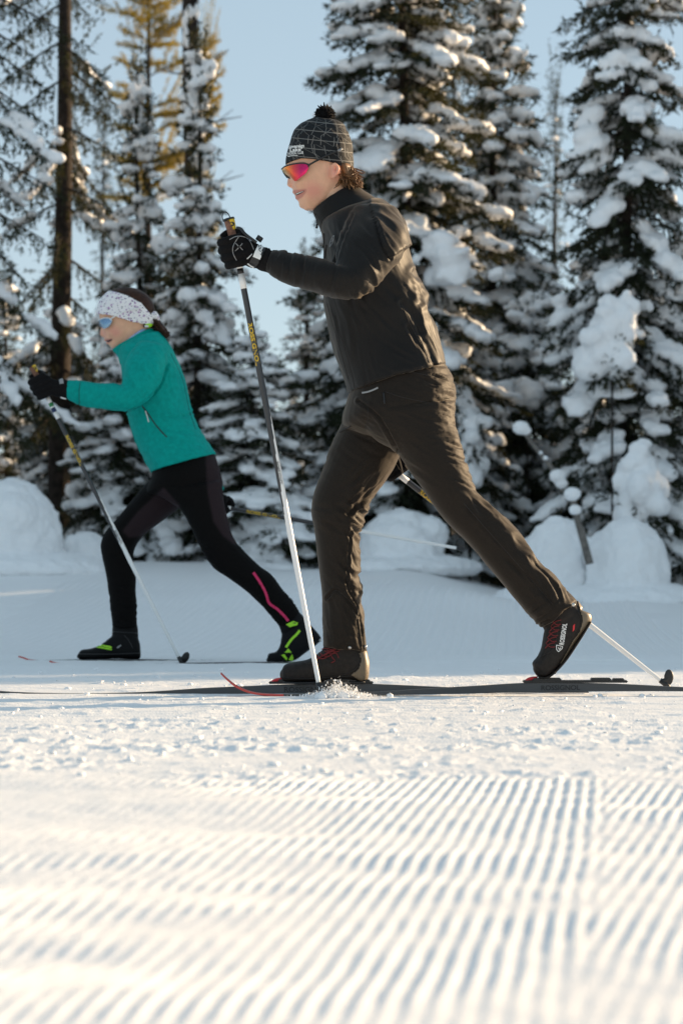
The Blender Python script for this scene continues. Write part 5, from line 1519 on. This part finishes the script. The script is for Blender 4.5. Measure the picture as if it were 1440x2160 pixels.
b_wf = [(165, 1380, 165, 1388, 10.28, 0.02), (172, 1371, 170, 1391, 10.28, 0.034), (192, 1368, 190, 1391, 10.28, 0.042), (214, 1360, 212, 1391, 10.28, 0.044), (234, 1344, 236, 1390, 10.28, 0.042), (256, 1332, 256, 1390, 10.28, 0.040), (280, 1334, 278, 1391, 10.28, 0.038), (293, 1352, 292, 1391, 10.28, 0.032), (296, 1375, 296, 1388, 10.28, 0.02)]
s_wf = [(236, 1345, 292, 1352, 10.28, 0.04), (237, 1322, 291, 1325, 10.28, 0.042), (240, 1312, 288, 1314, 10.28, 0.04)]
wb = boot_mesh(b_wf, s_wf, M_boot2, 0.004, [(215, 1360, 16, 25, 6, 0.003)])
wbo = put('boot', wb, None, woman); bvb = bvh(wb)
put('lettering', lettering(MB(), bvb, 'FISCHER', (202, 1363.5), (236, 1369), 5.5, 0.0015, 0.05), M_lime, wbo)
put('stripe', ribbon(ribbon(MB(), bvb, [(202, 1361), (218, 1362), (236, 1366)], 2.0, 0.0012), bvb, [(203, 1365.5), (220, 1368), (236, 1371)], 2.0, 0.0012), M_lime, wbo)
puts('seam', cords(bvb, 0.0025, 0.0008, ([(168, 1380), (230, 1380), (294, 1378)], [(262, 1340), (272, 1352), (280, 1368)], [(238, 1333), (265, 1334), (290, 1336)])), M_black, wbo)
put('buckle', ribbon(MB(), bvb, [(247, 1367), (255, 1361)], 3, 0.002, False), M_grey, wbo)
b_wn = [(564, 1388, 563, 1395, 10.10, 0.02), (567, 1379, 570, 1397, 10.10, 0.036), (582, 1375, 598, 1397, 10.10, 0.043), (590, 1362, 622, 1393, 10.10, 0.044), (593, 1346, 640, 1381, 10.10, 0.042), (596, 1332, 655, 1370, 10.10, 0.040), (606, 1322, 668, 1360, 10.10, 0.037), (630, 1308, 676, 1352, 10.10, 0.033), (648, 1312, 677, 1346, 10.10, 0.022)]
s_wn = [(594, 1338, 646, 1306, 10.10, 0.042), (590, 1325, 634, 1294, 10.10, 0.044), (585, 1315, 626, 1284, 10.10, 0.042)]
wb2 = boot_mesh(b_wn, s_wn, M_boot2, 0.004)
wbo2 = put('boot', wb2, None, woman); bvb2 = bvh(wb2)
lm = MB()
polyfill(lm, bvb2, [(603, 1317), (618, 1310), (628, 1314), (626, 1318), (611, 1323)], 0.003)
ribbon(lm, bvb2, [(603, 1366), (614, 1350), (626, 1338), (632, 1330)], 5, 0.003)
for tri in ([(608, 1368), (600, 1377), (615, 1377)], [(593, 1382), (600, 1380), (606, 1389), (604, 1392)], [(608, 1391), (616, 1380), (620, 1394)]): polyfill(lm, bvb2, tri, 0.003)
put('emblem', lm, M_lime, wbo2)
lm = MB(); polyfill(lm, bvb2, [(616, 1314), (622, 1313), (624, 1316)], 0.005)
put('emblem', lm, M_black, wbo2)
put('cuff_buckle', MB().add(*ellipsoid(P(675.5, 1351, 10.07), (0.006, 0.006, 0.006))), M_metal, wbo2)

# hair, headband, glasses
hair = shell(whead, lambda px, py, co: ((py < 690) & (px > 222) & (py < 655 + (px - 222) * 0.34) | (px > 300) & (py < 690)) & (py < 690), 0.007, 'hair', M_hair2, 0.004)
ho = put('hair', hair, None, woman)
rs = np.random.RandomState(6); pt_ = MB()
for k in range(130):
    y = YW + rs.normal() * 0.016; s0 = rs.normal() * 4
    p0 = P(318 + rs.rand() * 4, 672 + s0 * 0.5, y); p1 = P(332 + rs.normal() * 2, 684 + s0, y + rs.normal() * 0.006); p2 = P(345 + rs.normal() * 3, 700 + s0, y + rs.normal() * 0.008); p3 = P(352 + rs.normal() * 4, 706 + s0 + rs.normal() * 2, y + rs.normal() * 0.012)
    pt_.add(*tube([p0, p1, p2, p3], [0.004, 0.006, 0.005, 0.001], 5, 3))
put('ponytail', pt_, M_hair2, ho)
band = shell(whead, lambda px, py, co: inpoly(px, py, [(200, 664), (210, 640), (224, 619), (245, 619), (268, 625), (296, 640), (318, 668), (330, 690), (318, 683), (298, 682), (280, 680), (262, 674), (246, 668), (226, 664), (207, 662)]), 0.011, 'headband', M_floral, 0.004)
bo = put('headband', band, None, woman)
kn = garment('knot', [ellipsoid(P(323, 666, YW - 0.012), (0.026, 0.03, 0.022)), ellipsoid(P(329, 671, YW + 0.005), (0.016, 0.02, 0.022))], 0.004, [(322, 666, 12, 80, 4, 0.008)], M_floral, soft=0.003)
put('knot', kn, None, bo)
put('hair_tie', MB().add(*tube(bars([(306, 683), (312, 686), (320, 684)], [YW - 0.055, YW - 0.05, YW - 0.03]), [0.007, 0.011, 0.007], 8, 3)), M_lime, ho)
put('hair_clip', MB().add(*box(P(309, 688, YW - 0.068), (0.008, 0.004, 0.004))), M_white, ho)
wg = shades([(206.5, 677.5), (211, 674), (220, 671), (229, 671), (234, 674), (236, 677)], [(211.5, 690), (214, 690), (219, 693), (227, 690), (233, 684), (236, 679)], YW, [0.0, 0.036, 0.058, 0.074, 0.082, 0.085], M_lensblue, woman, 0.0026,
            [(234, 672, 0.086), (246, 664, 0.088), (262, 657, 0.0925), (280, 652, 0.094), (298, 649, 0.090)], M_shaftw, M_shaftw, 0.0030)

# gloves and poles
wgm = fist((78, 795), (98, 835), 12, 9.97, (134, 820), 0.0135, sgn=1)
wgo = put('glove', wgm, None, woman)
wc = garment('cuff', [loft([(122, 797, 120, 836, 9.97, 0.036), (136, 800, 134, 840, 9.97, 0.038), (148, 803, 147, 841, 9.97, 0.036)], 4, 22)], 0.004, [(136, 820, 18, 92, 6, 0.004)], M_blackcloth, soft=0.001)
put('cuff', wc, None, wgo); bvc = bvh(wc)
put('strap_label', ribbon(MB(), bvc, [(126, 798), (129, 804), (130, 810)], 8, 0.004, True, 1.5), M_grey, wgo)
put('strap', MB().add(*tube(bars([(81, 780), (88, 782), (95, 788), (102, 792)], [9.95, 9.94, 9.93, 9.93]), 0.002, 6, 3)), M_black, wgo)
put('strap', MB().add(*tube(bars([(128, 838), (134, 840), (139, 841)], [9.93, 9.925, 9.93]), 0.0028, 6, 2)), M_white, wgo)
pole('thin ski pole in the far skier\'s forward glove, crossing in front of her front leg', (84, 806), (379, 1391), 9.99, 10.0, [(0.055, 0.075, M_shaftw), (0.075, 0.088, M_green), (0.088, 0.093, M_shaftw), (0.093, 0.108, M_navy), (0.108, 0.132, M_shaftw)],
     [('ROSSIGNOL', 0.19, 0.30, 6, 0.2, M_yellow), ('ROSSIGNOL', 0.535, 0.585, 4, -0.6, M_black)], ((66, 772), (95, 820)), ring_px=6)
wg2 = fist((468, 1060), (480, 1078), 12, 10.45, (462, 1040), 0.0125, sgn=-1)
put('glove', wg2, None, woman)
pole('far skier\'s trailing ski pole, pointing level behind her between the two skiers', (455, 1067), (968, 1157), 10.46, 10.46, [(0.045, 0.062, M_shaftw)],
     [('ROSSIGNOL', 0.125, 0.265, 6, 0.0, M_yellow)], ((425, 1061), (480, 1072)), ring_px=6)

# skis, sunk in the set track
ski('ski under the far skier\'s front boot, sunk in the track, tip at left', [(40, 1384, 1386), (50, 1387, 1389), (62, 1391, 1393), (90, 1393, 1395.5), (160, 1391.5, 1396), (230, 1390.5, 1396), (300, 1391, 1396), (430, 1393, 1396.5), (560, 1395, 1397), (640, 1396, 1397.5)], 10.26, 0.044, 66, [], None, M_redtip)
ski('far skier\'s rear ski, sunk in the near groove under her lifted heel', [(105, 1394, 1396), (120, 1398, 1400), (160, 1401, 1403.5), (300, 1400, 1404), (430, 1398, 1403.5), (560, 1396.5, 1403.5), (650, 1397.5, 1403.5), (800, 1400, 1404), (970, 1402, 1404)], 9.98, 0.044, 135, [], None, M_redtip)
